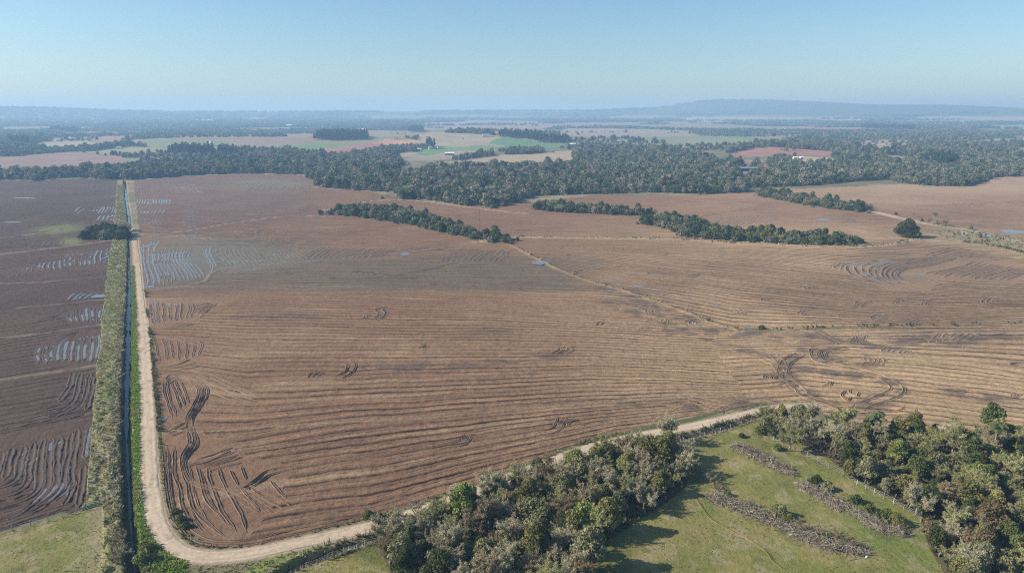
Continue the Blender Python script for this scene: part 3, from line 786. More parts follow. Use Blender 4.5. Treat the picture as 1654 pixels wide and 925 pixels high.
# ---------------------------------------------------------------- road, water, wheel ruts
def ribbon(L, offs, hts, cols, zf=None):
    """strip along a world line with a cross-section: offsets (n, k), heights (n, k), colours (n, k, 3)"""
    L = np.asarray(L); n, k = offs.shape
    d = np.gradient(L, axis=0); d /= np.maximum(np.hypot(d[:, 0], d[:, 1]), 1e-6)[:, None]
    nx, ny = d[:, 1], -d[:, 0]
    vx = L[:, :1] + nx[:, None] * offs; vy = L[:, 1:] + ny[:, None] * offs
    base = zats(L[:, 0], L[:, 1])[:, None] if zf is None else zf
    vz = base + hts
    V = np.stack([vx, vy, vz], -1).reshape(-1, 3)
    I = np.arange(n * k).reshape(n, k)
    F = np.stack([I[:-1, :-1], I[:-1, 1:], I[1:, 1:], I[1:, :-1]], -1).reshape(-1, 4)
    return V, F, np.concatenate([cols, np.ones((n, k, 1))], -1).reshape(-1, 4)

def merge(parts):
    V = []; F = []; K = []; b = 0
    for v, f_, c in parts:
        V.append(v); F.append(f_ + b); K.append(c); b += len(v)
    return np.vstack(V), np.vstack(F), np.vstack(K)

Lr = resample(Wr, 1.2); wr_ = np.interp(np.linspace(0, 1, len(Lr)), np.linspace(0, 1, len(road_w)), road_w)
o_ = np.linspace(-0.5, 0.5, 15)
n_ = len(Lr)
edge = 1.7 * (fbm(Lr[:, 0], Lr[:, 1], 4, 101, 4) - 0.5)
offs = o_[None] * (wr_[:, None] + edge[:, None])
hts = 0.10 - 0.10 * (np.abs(o_[None]) * 2) ** 6 + np.zeros((n_, 1)) - 0.03 * np.exp(-((np.abs(offs) - 0.8) / 0.25) ** 2)
bx = Lr[:, :1] + offs * 0.7; by = Lr[:, 1:] + offs * 0.7
kk = fbm(bx, by, 4, 103, 4)[..., None]
cc = np.array([0.52, 0.405, 0.29])[None, None] * (0.78 + 0.42 * kk)
_, rpy = proj(Lr[:, 0], Lr[:, 1], 0 * Lr[:, 0])
red = (smooth(470, 400, rpy)[:, None, None]) * 0.75
cc = cc * (1 - red) + np.array([0.44, 0.29, 0.20]) * red
trk = np.exp(-((np.abs(offs) - 0.85) / 0.3) ** 2)[..., None] * (0.22 + 0.45 * smooth(.4, .6, fbm(bx, by, 9, 105, 3))[..., None])
cc = cc * (1 - trk) + np.array([0.36, 0.27, 0.185]) * trk
hole = smooth(.66, .74, fbm(bx, by, 2.2, 106, 2))[..., None] * 0.6
cc = cc * (1 - hole) + np.array([0.26, 0.20, 0.135]) * hole
eg = (np.abs(o_[None]) * 2)[..., None] + 0 * kk
eg = smooth(.72, 1.0, eg + .25 * (kk - .5)) * .85
cc = cc * (1 - eg) + np.array([0.30, 0.235, 0.14]) * eg
mid = np.exp(-(offs / 0.4) ** 2)[..., None] * smooth(0.42, 0.60, kk) * 0.55
cc = cc * (1 - mid) + np.array([0.36, 0.30, 0.18]) * mid
v_, f_, c_ = ribbon(Lr, offs, hts, cc, np.zeros((n_, 1)) + 0.03)
link('road', np_mesh('road', v_, f_, [M_ROAD], {'col': ('FLOAT_COLOR', 'POINT', c_)}, True), kind='structure')

Lc = resample(Wc, 1.5)
hw = 0.62 + 1.7 * (fbm(Lc[:, 0], Lc[:, 1], 5, 111, 4) - 0.5)
_, cpy = proj(Lc[:, 0], Lc[:, 1], 0 * Lc[:, 0])
hw = np.clip(hw * np.interp(cpy, [300, 600, 700, 800], [1.4, 1.05, .6, .35]), 0.08, 1.0)
v_, f_, c_ = ribbon(Lc, np.stack([-hw, hw], 1), np.zeros((len(Lc), 2)) - 1.15, np.zeros((len(Lc), 2, 3)), np.zeros((len(Lc), 1)))
link('canal_water', np_mesh('canal_water', v_, f_, [M_CANAL]), kind='structure')

RUTS = []; RUTW = []
def rut(P, w=0.55, dark=0.8, water=0.0, wet=0.5, berm=0.16, world_pts=False, pair=0.0):
    """one wheel rut with the soil it threw up on both sides; water: share of its length that stands in water"""
    L = np.asarray(P, float) if world_pts else wline(P)
    L = spline(L, 5) if len(L) > 2 else L
    if pair:
        d = np.gradient(L, axis=0); d /= np.maximum(np.hypot(d[:, 0], d[:, 1]), 1e-6)[:, None]
        for s in (-0.5, 0.5):
            rut(L + np.c_[d[:, 1], -d[:, 0]] * s * pair, w, dark, water, wet, berm, True)
        return
    rr = math.hypot(*L.mean(0))
    step = max(0.5, rr / 350.0)
    L = resample(L, step)
    if len(L) < 3: return
    sd_ = random.randrange(900)
    L = L + (np.c_[fbm(L[:, 0], L[:, 1], 11, 121 + sd_, 3), fbm(L[:, 0], L[:, 1], 11, 122 + sd_, 3)] - 0.5) * 1.0
    n = len(L)
    t = np.linspace(0, 1, n)
    endf = np.minimum(smooth(0, 0.12, t), smooth(1, 0.88, t)) * 0.9 + 0.1
    nz = fbm(L[:, 0], L[:, 1], 2.5, 123, 3)
    w = w * (0.40 if rr < 260 else 0.78)
    wv = w * (0.55 + 0.9 * nz) * endf
    o = np.stack([-1.8 * wv, -1.12 * wv, -0.78 * wv, 0 * wv, 0.78 * wv, 1.12 * wv, 1.8 * wv], 1)
    bl = 0.7 * berm * (0.4 + 1.3 * fbm(L[:, 0], L[:, 1], 1.6, 124, 2)) * endf
    br = 0.7 * berm * (0.4 + 1.3 * fbm(L[:, 0], L[:, 1], 1.6, 125, 2)) * endf
    zc_ = np.zeros(n)
    h = np.stack([zc_ - 0.03, bl, zc_ + 0.03, zc_ + 0.01, zc_ + 0.03, br, zc_ - 0.03], 1) + 0.02
    soil = soil_at(L)
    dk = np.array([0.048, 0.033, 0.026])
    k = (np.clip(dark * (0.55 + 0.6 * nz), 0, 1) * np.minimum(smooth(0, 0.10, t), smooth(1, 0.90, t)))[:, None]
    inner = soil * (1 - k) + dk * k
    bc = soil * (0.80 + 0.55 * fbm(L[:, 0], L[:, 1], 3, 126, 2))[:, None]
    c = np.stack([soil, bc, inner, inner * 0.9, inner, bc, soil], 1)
    gz = np.maximum(zats(L[:, 0], L[:, 1]), 0.0)
    ker = np.ones(5) / 5
    gz = np.convolve(np.r_[gz[:1], gz[:1], gz, gz[-1:], gz[-1:]], ker, 'valid')[:n] + 0.03
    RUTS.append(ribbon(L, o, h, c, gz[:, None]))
    if water > 0:
        on = (fbm(L[:, 0], L[:, 1], 9, 127, 2) < (0.20 + 0.62 * water)) & (fbm(L[:, 0], L[:, 1], 3, 128, 2) < (0.70 if water < .8 else 0.9))
        on[:2] = False; on[-2:] = False
        i = 0
        while i < n:
            if on[i]:
                j = i
                while j + 1 < n and on[j + 1]: j += 1
                if j - i >= 2:
                    q = slice(i, j + 1)
                    tap = np.minimum(np.arange(j - i + 1) + 0.2, np.arange(j - i + 1)[::-1] + 0.2); tap = np.clip(tap / 2.0, 0.05, 1)
                    ww = (wv[q] * 0.58 + 0.04) * tap * (0.6 + 0.8 * fbm(L[q][:, 0], L[q][:, 1], 4, 131, 2))
                    RUTW.append(ribbon(L[q], np.stack([-ww, ww], 1), np.full((j - i + 1, 2), 0.085), np.zeros((j - i + 1, 2, 3)), gz[q][:, None]))
                i = j + 1
            else: i += 1

def soil_at(L):
    r = np.hypot(L[:, 0], L[:, 1]); t = np.arctan2(L[:, 0], L[:, 1])
    i = np.clip(np.searchsorted(r_rows, r), 1, NR - 1); j = np.clip(np.searchsorted(th, t), 1, NT - 1)
    return COL[i, j] * 0.98

def bundle(A, B, n, w=0.55, dark=0.8, water=0.0, water_b=None, jit=0.12, drop=0.0, **kw):
    """n ruts that go over from line A to line B"""
    m = max(len(A), len(B), 4) + 2
    def rs(P):
        P = spline(np.asarray(P, float), 6); return resample_n(P, m)
    a, b = rs(A), rs(B)
    for k in range(n):
        if random.random() < drop: continue
        t = (k + random.uniform(-jit, jit)) / max(n - 1, 1)
        wt = water if water_b is None else water + (water_b - water) * t
        P = a * (1 - t) + b * t
        c0 = random.uniform(0, 0.10); c1 = 1 - random.uniform(0, 0.10)
        i0 = c0 * (m - 1); i1 = c1 * (m - 1)
        u = np.linspace(i0, i1, m)
        P = np.c_[np.interp(u, range(m), P[:, 0]), np.interp(u, range(m), P[:, 1])]
        rut(P, w * random.uniform(0.75, 1.25), dark * random.uniform(0.8, 1.1), wt, **kw)

def resample_n(P, n):
    s = np.r_[0, np.cumsum(np.hypot(*(P[1:] - P[:-1]).T))]
    u = np.linspace(0, s[-1], n)
    return np.c_[np.interp(u, s, P[:, 0]), np.interp(u, s, P[:, 1])]

# flooded rows in the north-west corner of the main field
bundle([(235, 388), (232, 400), (233, 425), (238, 445), (240, 467)], [(262, 386), (250, 400), (247, 425), (256, 446), (262, 468)], 3, 0.75, 0.8, 1.0)
bundle([(252, 400), (250, 415), (255, 432), (262, 448), (266, 462)], [(318, 400), (302, 412), (318, 428), (326, 440), (334, 452)], 11, 0.6, 0.7, 0.85)
bundle([(338, 396), (331, 404), (336, 418), (344, 430), (338, 446)], [(346, 397), (339, 404), (345, 420), (352, 432)], 2, 0.9, 0.8, 1.0)
bundle([(350, 398), (352, 410), (362, 422), (372, 434)], [(478, 402), (486, 410), (494, 416), (500, 421)], 19, 0.5, 0.45, 0.5, 0.15)
bundle([(260, 380), (276, 385), (292, 390)], [(300, 376), (340, 385), (372, 392)], 6, 0.6, 0.6, 0.5)
bundle([(380, 384), (395, 376), (410, 371)], [(430, 380), (440, 374), (452, 368)], 7, 0.5, 0.5, 0.35)
bundle([(356, 434), (364, 440), (370, 443)], [(470, 420), (480, 426), (486, 430)], 16, 0.4, 0.5, 0.2)
# rows turned down along the road
bundle([(243, 483), (245, 500), (247, 521), (250, 527)], [(312, 487), (316, 497), (309, 515)], 8, 0.6, 0.85, 0.3)
bundle([(300, 492), (318, 490), (338, 489)], [(322, 516), (336, 500), (350, 491)], 5, 0.5, 0.7, 0.2)
bundle([(250, 545), (254, 562), (260, 585)], [(318, 549), (326, 556), (318, 578)], 7, 0.65, 0.85, 0.35)
bundle([(258, 543), (290, 546), (312, 555)], [(318, 560), (330, 562), (340, 568)], 5, 0.5, 0.7, 0.4)
bundle([(246, 524), (275, 524), (300, 520)], [(247, 530), (285, 530), (318, 522)], 3, 0.5, 0.8)
bundle([(245, 592), (285, 589), (310, 578)], [(245, 598), (285, 598), (330, 590)], 3, 0.5, 0.8)
# loops of the headland by the bend
for P, wv in [([(281, 720), (281.5, 746), (281.5, 766), (289, 786), (294, 817), (309, 842), (337, 863)], .6),
          ([(304, 690), (304, 715), (292, 738), (294, 764), (304, 782), (307, 797), (322, 832), (383, 875)], .6),
          ([(312, 690), (318, 718), (299, 743), (302, 766), (317, 779), (342, 786), (383, 788), (408, 779), (434, 761), (480, 751)], .5),
          ([(308, 690), (311, 716), (296, 741), (298, 765), (310, 781), (340, 791), (384, 793), (412, 783), (440, 766), (490, 754)], .5),
          ([(317, 751), (325, 776), (335, 807), (355, 835)], .6), ([(335, 751), (342, 786), (358, 822), (383, 858)], .6),
          ([(355, 751), (364, 784), (383, 817), (398, 860)], .6), ([(373, 759), (384, 784)], .5), ([(391, 753), (398, 774)], .5), ([(437, 775), (452, 796), (462, 805)], .5),
          ([(388, 790), (410, 812), (443, 830)], .4), ([(405, 785), (430, 806), (460, 822)], .4), ([(384, 783), (400, 803), (418, 826)], .4),
          ([(264, 715), (269, 779), (276, 830), (290, 852), (307, 868), (345, 880), (408, 878), (480, 861), (600, 838)], .5),
          ([(272, 722), (276, 779), (284, 826), (312, 858), (350, 873), (408, 871), (480, 854), (600, 830)], .4),
          ([(300, 752), (330, 746), (362, 735), (372, 728)], .5), ([(318, 757), (350, 748), (375, 742), (392, 738)], .5), ([(304, 776), (322, 783), (350, 787), (372, 790)], .5)]:
    rut(P, wv * 1.0, 0.9, 0.0, berm=0.24)
bundle([(268, 712), (271, 770), (290, 845), (330, 874)], [(322, 752), (340, 800), (362, 845), (384, 862)], 6, 0.30, 0.35, drop=.1)
bundle([(340, 790), (372, 800), (420, 830)], [(398, 782), (440, 800), (470, 818)], 5, 0.34, 0.5)
bundle([(318, 742), (350, 733), (380, 722)], [(322, 762), (360, 755), (398, 745)], 5, 0.45, 0.85)
bundle([(263, 611), (265, 638), (279, 677)], [(290, 611), (299, 632), (308, 655)], 5, 0.6, 0.95, 0.0, berm=0.22)
bundle([(293, 608), (318, 624), (318, 646), (302, 677), (300, 690)], [(300, 606), (337, 628), (326, 653), (307, 682), (312, 692)], 4, 0.5, 0.75, 0.0, berm=0.22)
bundle([(266, 612), (275, 605), (290, 606)], [(270, 624), (280, 614), (294, 612)], 4, 0.5, 0.95, 0.2)
bundle([(258, 694), (275, 694), (290, 686), (300, 680)], [(262, 700), (280, 702), (298, 697), (312, 694)], 3, 0.5, 0.9)
bundle([(335, 600), (380, 622), (420, 640)], [(330, 640), (370, 652), (420, 662)], 6, 0.4, 0.4, drop=.2)
# west field: rows turned down along the bank, standing in water
bundle([(69, 557), (62, 572), (64, 588)], [(162, 534), (160, 558), (156, 586)], 10, 0.75, 0.85, 0.75, 0.95)
bundle([(90, 545), (110, 540), (130, 534)], [(80, 570), (95, 560), (110, 552)], 5, 0.5, 0.7, 0.6)
bundle([(60, 520), (75, 514), (90, 512)], [(100, 515), (108, 506), (118, 498)], 5, 0.5, 0.8, 0.4)
bundle([(112, 500), (112, 512), (118, 523)], [(171, 490), (169, 505), (166, 522)], 7, 0.65, 0.85, 0.7)
bundle([(14, 450), (24, 440), (34, 434)], [(60, 440), (62, 432), (68, 422)], 5, 0.5, 0.6, 0.4)
bundle([(62, 440), (60, 434), (66, 424)], [(100, 436), (95, 428), (98, 418)], 5, 0.55, 0.6, 0.8)
bundle([(105, 432), (104, 420), (112, 408)], [(178, 428), (178, 414), (181, 398)], 10, 0.6, 0.75, 0.75)
bundle([(150, 452), (158, 446), (164, 440)], [(168, 452), (172, 446), (176, 438)], 5, 0.5, 0.6, 0.6)
bundle([(108, 488), (116, 478), (130, 470)], [(150, 484), (160, 478), (173, 472)], 6, 0.6, 0.7, 0.8)
bundle([(120, 343), (126, 336), (138, 333)], [(122, 347), (132, 340), (142, 335)], 2, 0.7, 0.6, 1.0)
bundle([(140, 347), (146, 340), (156, 334)], [(184, 346), (188, 338), (186, 330)], 9, 0.6, 0.6, 0.75)
bundle([(158, 358), (160, 352), (164, 347)], [(184, 358), (187, 352), (189, 345)], 5, 0.7, 0.6, 0.95)
bundle([(164, 320), (172, 317), (180, 314)], [(178, 320), (184, 318), (190, 315)], 4, 0.8, 0.4, 0.9)
bundle([(120, 305), (122, 300), (124, 296)], [(188, 306), (189, 300), (190, 296)], 14, 0.5, 0.5, 0.25)
bundle([(20, 384), (40, 380), (60, 383)], [(30, 396), (60, 390), (80, 388)], 3, 0.5, 0.5, 0.1)
bundle([(30, 400), (34, 396), (40, 391)], [(96, 396), (100, 390), (104, 386)], 8, 0.5, 0.6, 0.3)
for P, wt in [([(145, 687), (141, 715), (138, 742)], .9), ([(137, 750), (132, 785), (127, 819)], 0), ([(127, 689), (120, 744), (116, 783), (91, 808)], .35),
          ([(116, 696), (109, 746), (104, 783), (75, 817)], .4), ([(100, 703), (91, 751), (88, 787), (57, 817)], .3), ([(86, 703), (79, 746), (75, 787), (40, 822), (0, 842)], .3),
          ([(73, 705), (64, 751), (57, 796), (0, 819)], 0), ([(56, 712), (48, 750), (40, 786), (-10, 806)], 0), ([(40, 718), (32, 750), (24, 776), (-10, 792)], .1), ([(22, 722), (14, 752), (6, 775)], 0), ([(8, 730), (0, 752), (-8, 770)], 0),
          ([(122, 776), (112, 800), (100, 818)], .2), ([(0, 852), (45, 836), (90, 822), (128, 812)], 0), ([(0, 846), (50, 828), (80, 812)], 0), ([(118, 600), (112, 625), (96, 650)], 0), ([(146, 600), (140, 630), (128, 656), (100, 672)], 0), ([(132, 600), (126, 628), (112, 655), (70, 672)], 0),
          ([(150, 606), (147, 640), (140, 664)], 0)]:
    rut(P, 1.3, 0.35, wt, berm=0.30)
bundle([(20, 770), (34, 764), (50, 762)], [(18, 810), (34, 800), (58, 796)], 6, 0.5, 0.8, drop=.2)
bundle([(70, 660), (100, 652), (140, 646)], [(0, 700), (90, 680), (147, 668)], 6, 0.5, 0.7, 0.1)
bundle([(76, 668), (90, 662), (106, 656)], [(84, 676), (100, 668), (116, 662)], 3, 0.7, 0.7, 0.8)
# far flooded rows either side of the canal track
bundle([(220, 346), (222, 342), (226, 339)], [(260, 346), (263, 342), (266, 338)], 8, 0.7, 0.5, 0.9)
bundle([(219, 332), (222, 326), (222, 321)], [(272, 331), (275, 326), (272, 321)], 13, 0.7, 0.5, 0.95)
bundle([(219, 314), (219, 306), (218, 297)], [(330, 314), (318, 305), (310, 295)], 24, 0.5, 0.4, 0.45)
bundle([(222, 362), (222, 357), (222, 352)], [(262, 362), (258, 357), (256, 352)], 7, 0.5, 0.5, 0.5)
bundle([(330, 300), (340, 296), (350, 294)], [(440, 302), (450, 298), (460, 296)], 14, 0.5, 0.4, 0.3)
bundle([(400, 308), (408, 304), (412, 301)], [(480, 308), (488, 303), (492, 300)], 9, 0.6, 0.5, 0.2)
# rows that follow the contour, top centre
bundle([(483, 421), (496, 412), (512, 403), (530, 399)], [(614, 416), (624, 411), (634, 407), (640, 402)], 15, 0.8, .75, 0.05, berm=.2)
bundle([(712, 425), (718, 416), (734, 407), (752, 399)], [(806, 424), (816, 415), (822, 409), (826, 403)], 12, 0.8, .75, 0.1, berm=.2)
bundle([(560, 452), (600, 447), (650, 444)], [(700, 436), (720, 428), (740, 424)], 16, 0.5, 0.6, 0.05)
bundle([(640, 330), (700, 334), (760, 342)], [(560, 380), (640, 372), (700, 366)], 6, 0.6, 0.4, drop=.3)
bundle([(400, 420), (440, 414), (480, 407)], [(420, 398), (450, 392), (480, 388)], 7, 0.45, 0.6, 0.1)
bundle([(640, 406), (680, 399), (730, 393)], [(650, 411), (690, 405), (740, 398)], 3, 0.6, 0.8)
bundle([(566, 440), (574, 438), (582, 437)], [(660, 452), (668, 449), (676, 447)], 12, 0.5, 0.8, 0.05)
bundle([(400, 444), (430, 440), (470, 436)], [(395, 450), (440, 446), (480, 441)], 3, 0.4, 0.5)
bundle([(480, 345), (500, 341), (520, 338)], [(478, 338), (496, 334), (512, 332)], 5, 0.6, 0.6)
bundle([(600, 318), (604, 315), (610, 312)], [(640, 316), (642, 313), (645, 311)], 7, 0.6, 0.5)
# big curved set in the north-east
bundle([(1449, 465), (1401, 453), (1370, 440), (1364, 433), (1380, 426), (1425, 421), (1471, 414)], [(1492, 465), (1461, 453), (1449, 442), (1461, 435), (1502, 429), (1538, 420), (1574, 408)], 10, 0.85, .85, 0.35, berm=.2)
bundle([(1340, 432), (1346, 427), (1352, 424)], [(1356, 438), (1362, 430), (1376, 423)], 4, 0.7, 0.8)
bundle([(1484, 447), (1488, 442), (1522, 437), (1558, 429), (1576, 421)], [(1619, 455), (1640, 447), (1662, 441), (1690, 436)], 12, 0.8, 0.8, 0.15, berm=.2)
bundle([(1500, 450), (1508, 456), (1520, 460)], [(1530, 452), (1540, 454), (1556, 456)], 4, 0.6, 0.7, 0.5)
bundle([(1490, 414), (1520, 405), (1550, 398)], [(1590, 418), (1625, 416), (1660, 420)], 9, 0.8, 0.9, 0.1)
bundle([(1430, 512), (1460, 513), (1480, 508)], [(1440, 522), (1480, 521), (1490, 512)], 4, 0.7, 0.8, 0.1)
bundle([(1150, 365), (1160, 358), (1168, 350)], [(1240, 362), (1250, 354), (1256, 344)], 13, 0.7, 0.4, 0.35)
bundle([(1130, 350), (1170, 343), (1220, 338)], [(1200, 334), (1260, 333), (1300, 335)], 5, 0.5, 0.5)
bundle([(1400, 322), (1440, 328), (1480, 332)], [(1480, 320), (1520, 326), (1560, 331)], 14, 0.8, 0.5)
bundle([(1500, 334), (1512, 330), (1524, 327)], [(1580, 334), (1588, 330), (1594, 328)], 9, 0.8, 0.5)
bundle([(1350, 362), (1362, 357), (1376, 354)], [(1390, 362), (1396, 359), (1402, 357)], 5, 0.7, 0.6)
bundle([(1480, 374), (1488, 371), (1494, 369)], [(1510, 378), (1516, 374), (1522, 371)], 5, 0.7, 0.5)
bundle([(1400, 398), (1406, 394), (1414, 391)], [(1420, 400), (1424, 396), (1430, 393)], 3, 0.7, 0.7)
# tractor turns in the east of the main field
rut([(1290, 531), (1319, 536), (1340, 546), (1362, 557)], .6, .7, 0.1, pair=3.0)
rut([(1362, 559), (1322, 564), (1318, 572), (1325, 582), (1345, 588), (1390, 598), (1420, 607), (1444, 620), (1450, 629), (1440, 637), (1412, 649), (1392, 656), (1384, 664)], .75, .85, 0.1, pair=3.2, berm=.25)
rut([(1366, 562), (1335, 566), (1328, 574), (1340, 582), (1370, 580)], .6, .8, 0.3, pair=2.4)
rut([(1292, 571), (1274, 582), (1266, 595), (1268, 608), (1290, 626), (1303, 640), (1340, 653), (1378, 664)], .7, .85, 0.1, pair=3.0, berm=.25)
rut([(1248, 570), (1262, 585), (1267, 598), (1272, 612)], .6, .7, 0.1, pair=2.6)
rut([(1230, 578), (1256, 592), (1266, 610), (1280, 618)], .4, .5, pair=2.4)
for k in range(4): rut([(1232 + 6 * k, 612), (1236 + 6 * k, 605 + k), (1252 + 5 * k, 602 + k)], .6, .9, berm=.25)
rut([(1216, 622), (1250, 624), (1272, 616)], .5, .7)
rut([(1280, 594), (1315, 599), (1345, 602), (1362, 604)], .9, .7, .2)
rut([(1366, 629), (1359, 638), (1368, 647), (1374, 640)], .55, .9, berm=.25); rut([(1374, 628), (1372, 634), (1384, 640), (1387, 631)], .55, .9, berm=.25)
for k in range(4): rut([(1326 + 5 * k, 624), (1336 + 3 * k, 620 - k), (1334 + 4 * k, 613 + k)], .55, .9, berm=.22)
for k in range(5): rut([(1392 + 8 * k, 590), (1398 + 8 * k, 583), (1392 + 8 * k, 576)], .6, .8, .15)
bundle([(1386, 590), (1400, 592), (1420, 592)], [(1350, 574), (1380, 580), (1420, 586)], 4, .5, .7)
for k in range(5): rut([(1424 + 9 * k, 568 + k), (1430 + 9 * k, 563 + k), (1436 + 9 * k, 562 + k)], .6, .85)
for k in range(5): rut([(1374 + 5 * k, 554), (1380 + 4 * k, 546), (1374 + 6 * k, 540)], .5, .8)
for k in range(6): rut([(1500 + 12 * k, 554 - k), (1510 + 12 * k, 546), (1518 + 13 * k, 538)], .6, .8, .25)
bundle([(1410, 560), (1470, 553), (1540, 545)], [(1430, 552), (1500, 548), (1580, 541)], 4, .5, .8, .1)
bundle([(1290, 560), (1320, 562), (1360, 560)], [(1270, 545), (1300, 542), (1335, 540)], 5, .5, .6, .2, drop=.2)
bundle([(1540, 630), (1580, 640), (1640, 652)], [(1560, 640), (1600, 648), (1654, 656)], 3, .6, .8, .3)
rut([(1632, 590), (1640, 586), (1654, 588)], .8, .9, .3)
rut([(1380, 664), (1400, 668), (1440, 668), (1466, 664), (1470, 656)], .5, .8, pair=2.6)
# turns by the lower road
bundle([(1080, 664), (1110, 656), (1135, 645)], [(1020, 648), (1070, 652), (1118, 668)], 6, .6, .85)
rut([(1164, 668), (1170, 660), (1190, 655), (1220, 653)], .6, .8); rut([(1152, 656), (1166, 663), (1168, 668)], .6, .8)
bundle([(1140, 668), (1180, 655), (1230, 650)], [(1190, 664), (1230, 654), (1260, 652)], 4, .6, .8)
rut([(1090, 642), (1120, 648), (1150, 660)], .5, .7, pair=2.5); rut([(1110, 640), (1146, 648), (1180, 652)], .5, .6, pair=2.5)
# small scars where a machine turned on the spot
for (cx, cy, s) in [(683, 560, 6), (905, 566, 9), (910, 682, 13), (760, 706, 12), (975, 523, 8), (593, 513, 7), (512, 606, 9), (1078, 411, 5), (1115, 445, 7), (1195, 505, 9), (1300, 505, 10), (1362, 508, 8), (1422, 512, 9), (1390, 492, 9), (1452, 486, 9), (1498, 490, 7),
                    (1120, 520, 9), (1040, 498, 9), (1055, 503, 9), (1075, 520, 8), (1600, 486, 9), (1310, 465, 9), (1240, 484, 6), (700, 460, 6), (540, 450, 6), (1000, 430, 7), (1020, 432, 7), (1050, 441, 7), (920, 412, 7), (935, 440, 7), (1640, 640, 8), (1560, 560, 8)]:
    up = random.choice((-1, 1)); nn = random.choice((2, 2, 3, 3, 4)); s *= random.uniform(.7, 1.4); bend_ = random.uniform(.1, .5)
    for k in range(nn):
        x0 = cx + (k - 1.0) * s * random.uniform(.4, .75); q = random.uniform(.6, 1.2)
        rut([(x0 - s * .5 * q, cy + s * .34 * q), (x0 + s * bend_ * up, cy + s * random.uniform(-.1, .1)), (x0 + s * random.uniform(-.1, .45), cy - s * .34 * q), (x0 + s * random.uniform(.3, 1.0), cy - s * .42 * q)],
            .55, random.uniform(.6, .95), 0.15 if cx > 950 else 0, berm=.2)
rut([(596, 516), (612, 513), (618, 506), (614, 500), (630, 496)], .6, .95, pair=2.6, berm=.25)
rut([(546, 610), (560, 603), (567, 594), (566, 586)], .7, .95, pair=2.8, berm=.25)
rut([(756, 700), (752, 708), (740, 716), (700, 724)], .5, .8, pair=2.4); rut([(908, 672), (906, 682), (896, 694), (860, 700)], .5, .8, pair=2.4)

v_, f_, c_ = merge(RUTS)
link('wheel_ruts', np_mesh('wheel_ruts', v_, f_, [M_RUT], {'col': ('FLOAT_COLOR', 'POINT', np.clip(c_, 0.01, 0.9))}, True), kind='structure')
# standing water in the ruts and the puddles
def puddle(px, py, rx, ry, seed=0, dz=0.05):
    """irregular sheet of water lying on the land; radii in picture pixels at that place"""
    c = at(px, py); a = at(px + rx, py); b = at(px, py - ry)
    n = 28; V = []
    sx = abs(a[0] - c[0]); sy = abs(b[1] - c[1])
    for k in range(n):
        t = 2 * math.pi * k / n
        q = 0.72 + 0.5 * float(vnoise(np.array([math.cos(t) * 1.3 + seed * 9]), np.array([math.sin(t) * 1.3]), 1.0, seed)[0])
        V.append((c[0] + sx * q * math.cos(t), c[1] + sy * q * math.sin(t)))
    V = np.array(V)
    z = float(np.max(zats(V[:, 0], V[:, 1]))) * 0.5 + float(np.median(zats(V[:, 0], V[:, 1]))) * 0.5 + dz
    W = np.vstack([[c[0], c[1], z], np.c_[V, np.full(n, z)]])
    F = np.array([(0, k + 1, (k + 1) % n + 1, (k + 1) % n + 1) for k in range(n)])
    return W, F
tri_v = []; tri_f = []; b_ = 0
for i, (px, py, rx, ry) in enumerate([(872, 425, 13, 3.2), (994, 453, 6, 1.2), (1032, 462, 11, 1.4), (1060, 469, 7, 1.0), (986, 470, 6, 1.2), (1110, 481, 5, 1.0), (1160, 492, 6, 1.2), (1210, 530, 8, 1.6), (1195, 541, 8, 1.2), (1488, 443, 6, 2),
                                      (160, 479, 13, 2.6), (178, 414, 3, 5), (242, 463, 9, 2), (236, 398, 3.5, 6), (50, 744, 9, 7), (113, 795, 5, 6), (262, 677, 8, 6), (1640, 374, 26, 3.2), (1593, 381, 8, 3.0), (1562, 384, 6, 1.6), (40, 320, 22, .5),
                                      (1420, 513, 6, 1.5), (188, 348, 2, 5), (1300, 541, 8, 1.2), (1328, 583, 5, 1.4), (1350, 601, 8, .8), (20, 359, 20, .7), (655, 410, 7, 2.2), (1310, 382, 12, 1.2), (1330, 355, 12, 1.5)]):
    W, F = puddle(px, py, rx, ry, i)
    tri_v.append(W); tri_f.append(F[:, :3] + b_); b_ += len(W)
link('puddles', np_mesh('puddles', np.vstack(tri_v), np.vstack(tri_f), [M_WATER]), kind='structure')
v_, f_, c_ = merge(RUTW)
link('rut_water', np_mesh('rut_water', v_, f_, [M_WATER]), kind='structure')

# ================================================================ TREES
def quads(cen, nor, size, seed=0, aspect=1.0):
    """one small leaf-clump face for every centre, turned along its normal"""
    g = np.random.default_rng(seed)
    n = len(cen)
    nor = nor / np.maximum(np.linalg.norm(nor, axis=1, keepdims=True), 1e-6)
    rv = g.normal(size=(n, 3))
    a = np.cross(nor, rv); a /= np.maximum(np.linalg.norm(a, axis=1, keepdims=True), 1e-6)
    b = np.cross(nor, a)
    s = (size * g.uniform(0.6, 1.35, n))[:, None]
    A, B = a * s * aspect, b * s
    k = g.uniform(0.55, 1.0, (n, 4, 1))
    V = np.stack([cen - A * k[:, 0], cen + B * k[:, 1], cen + A * k[:, 2], cen - B * k[:, 3]], 1).reshape(-1, 3)
    F = np.arange(4 * n).reshape(n, 4)
    return V, F

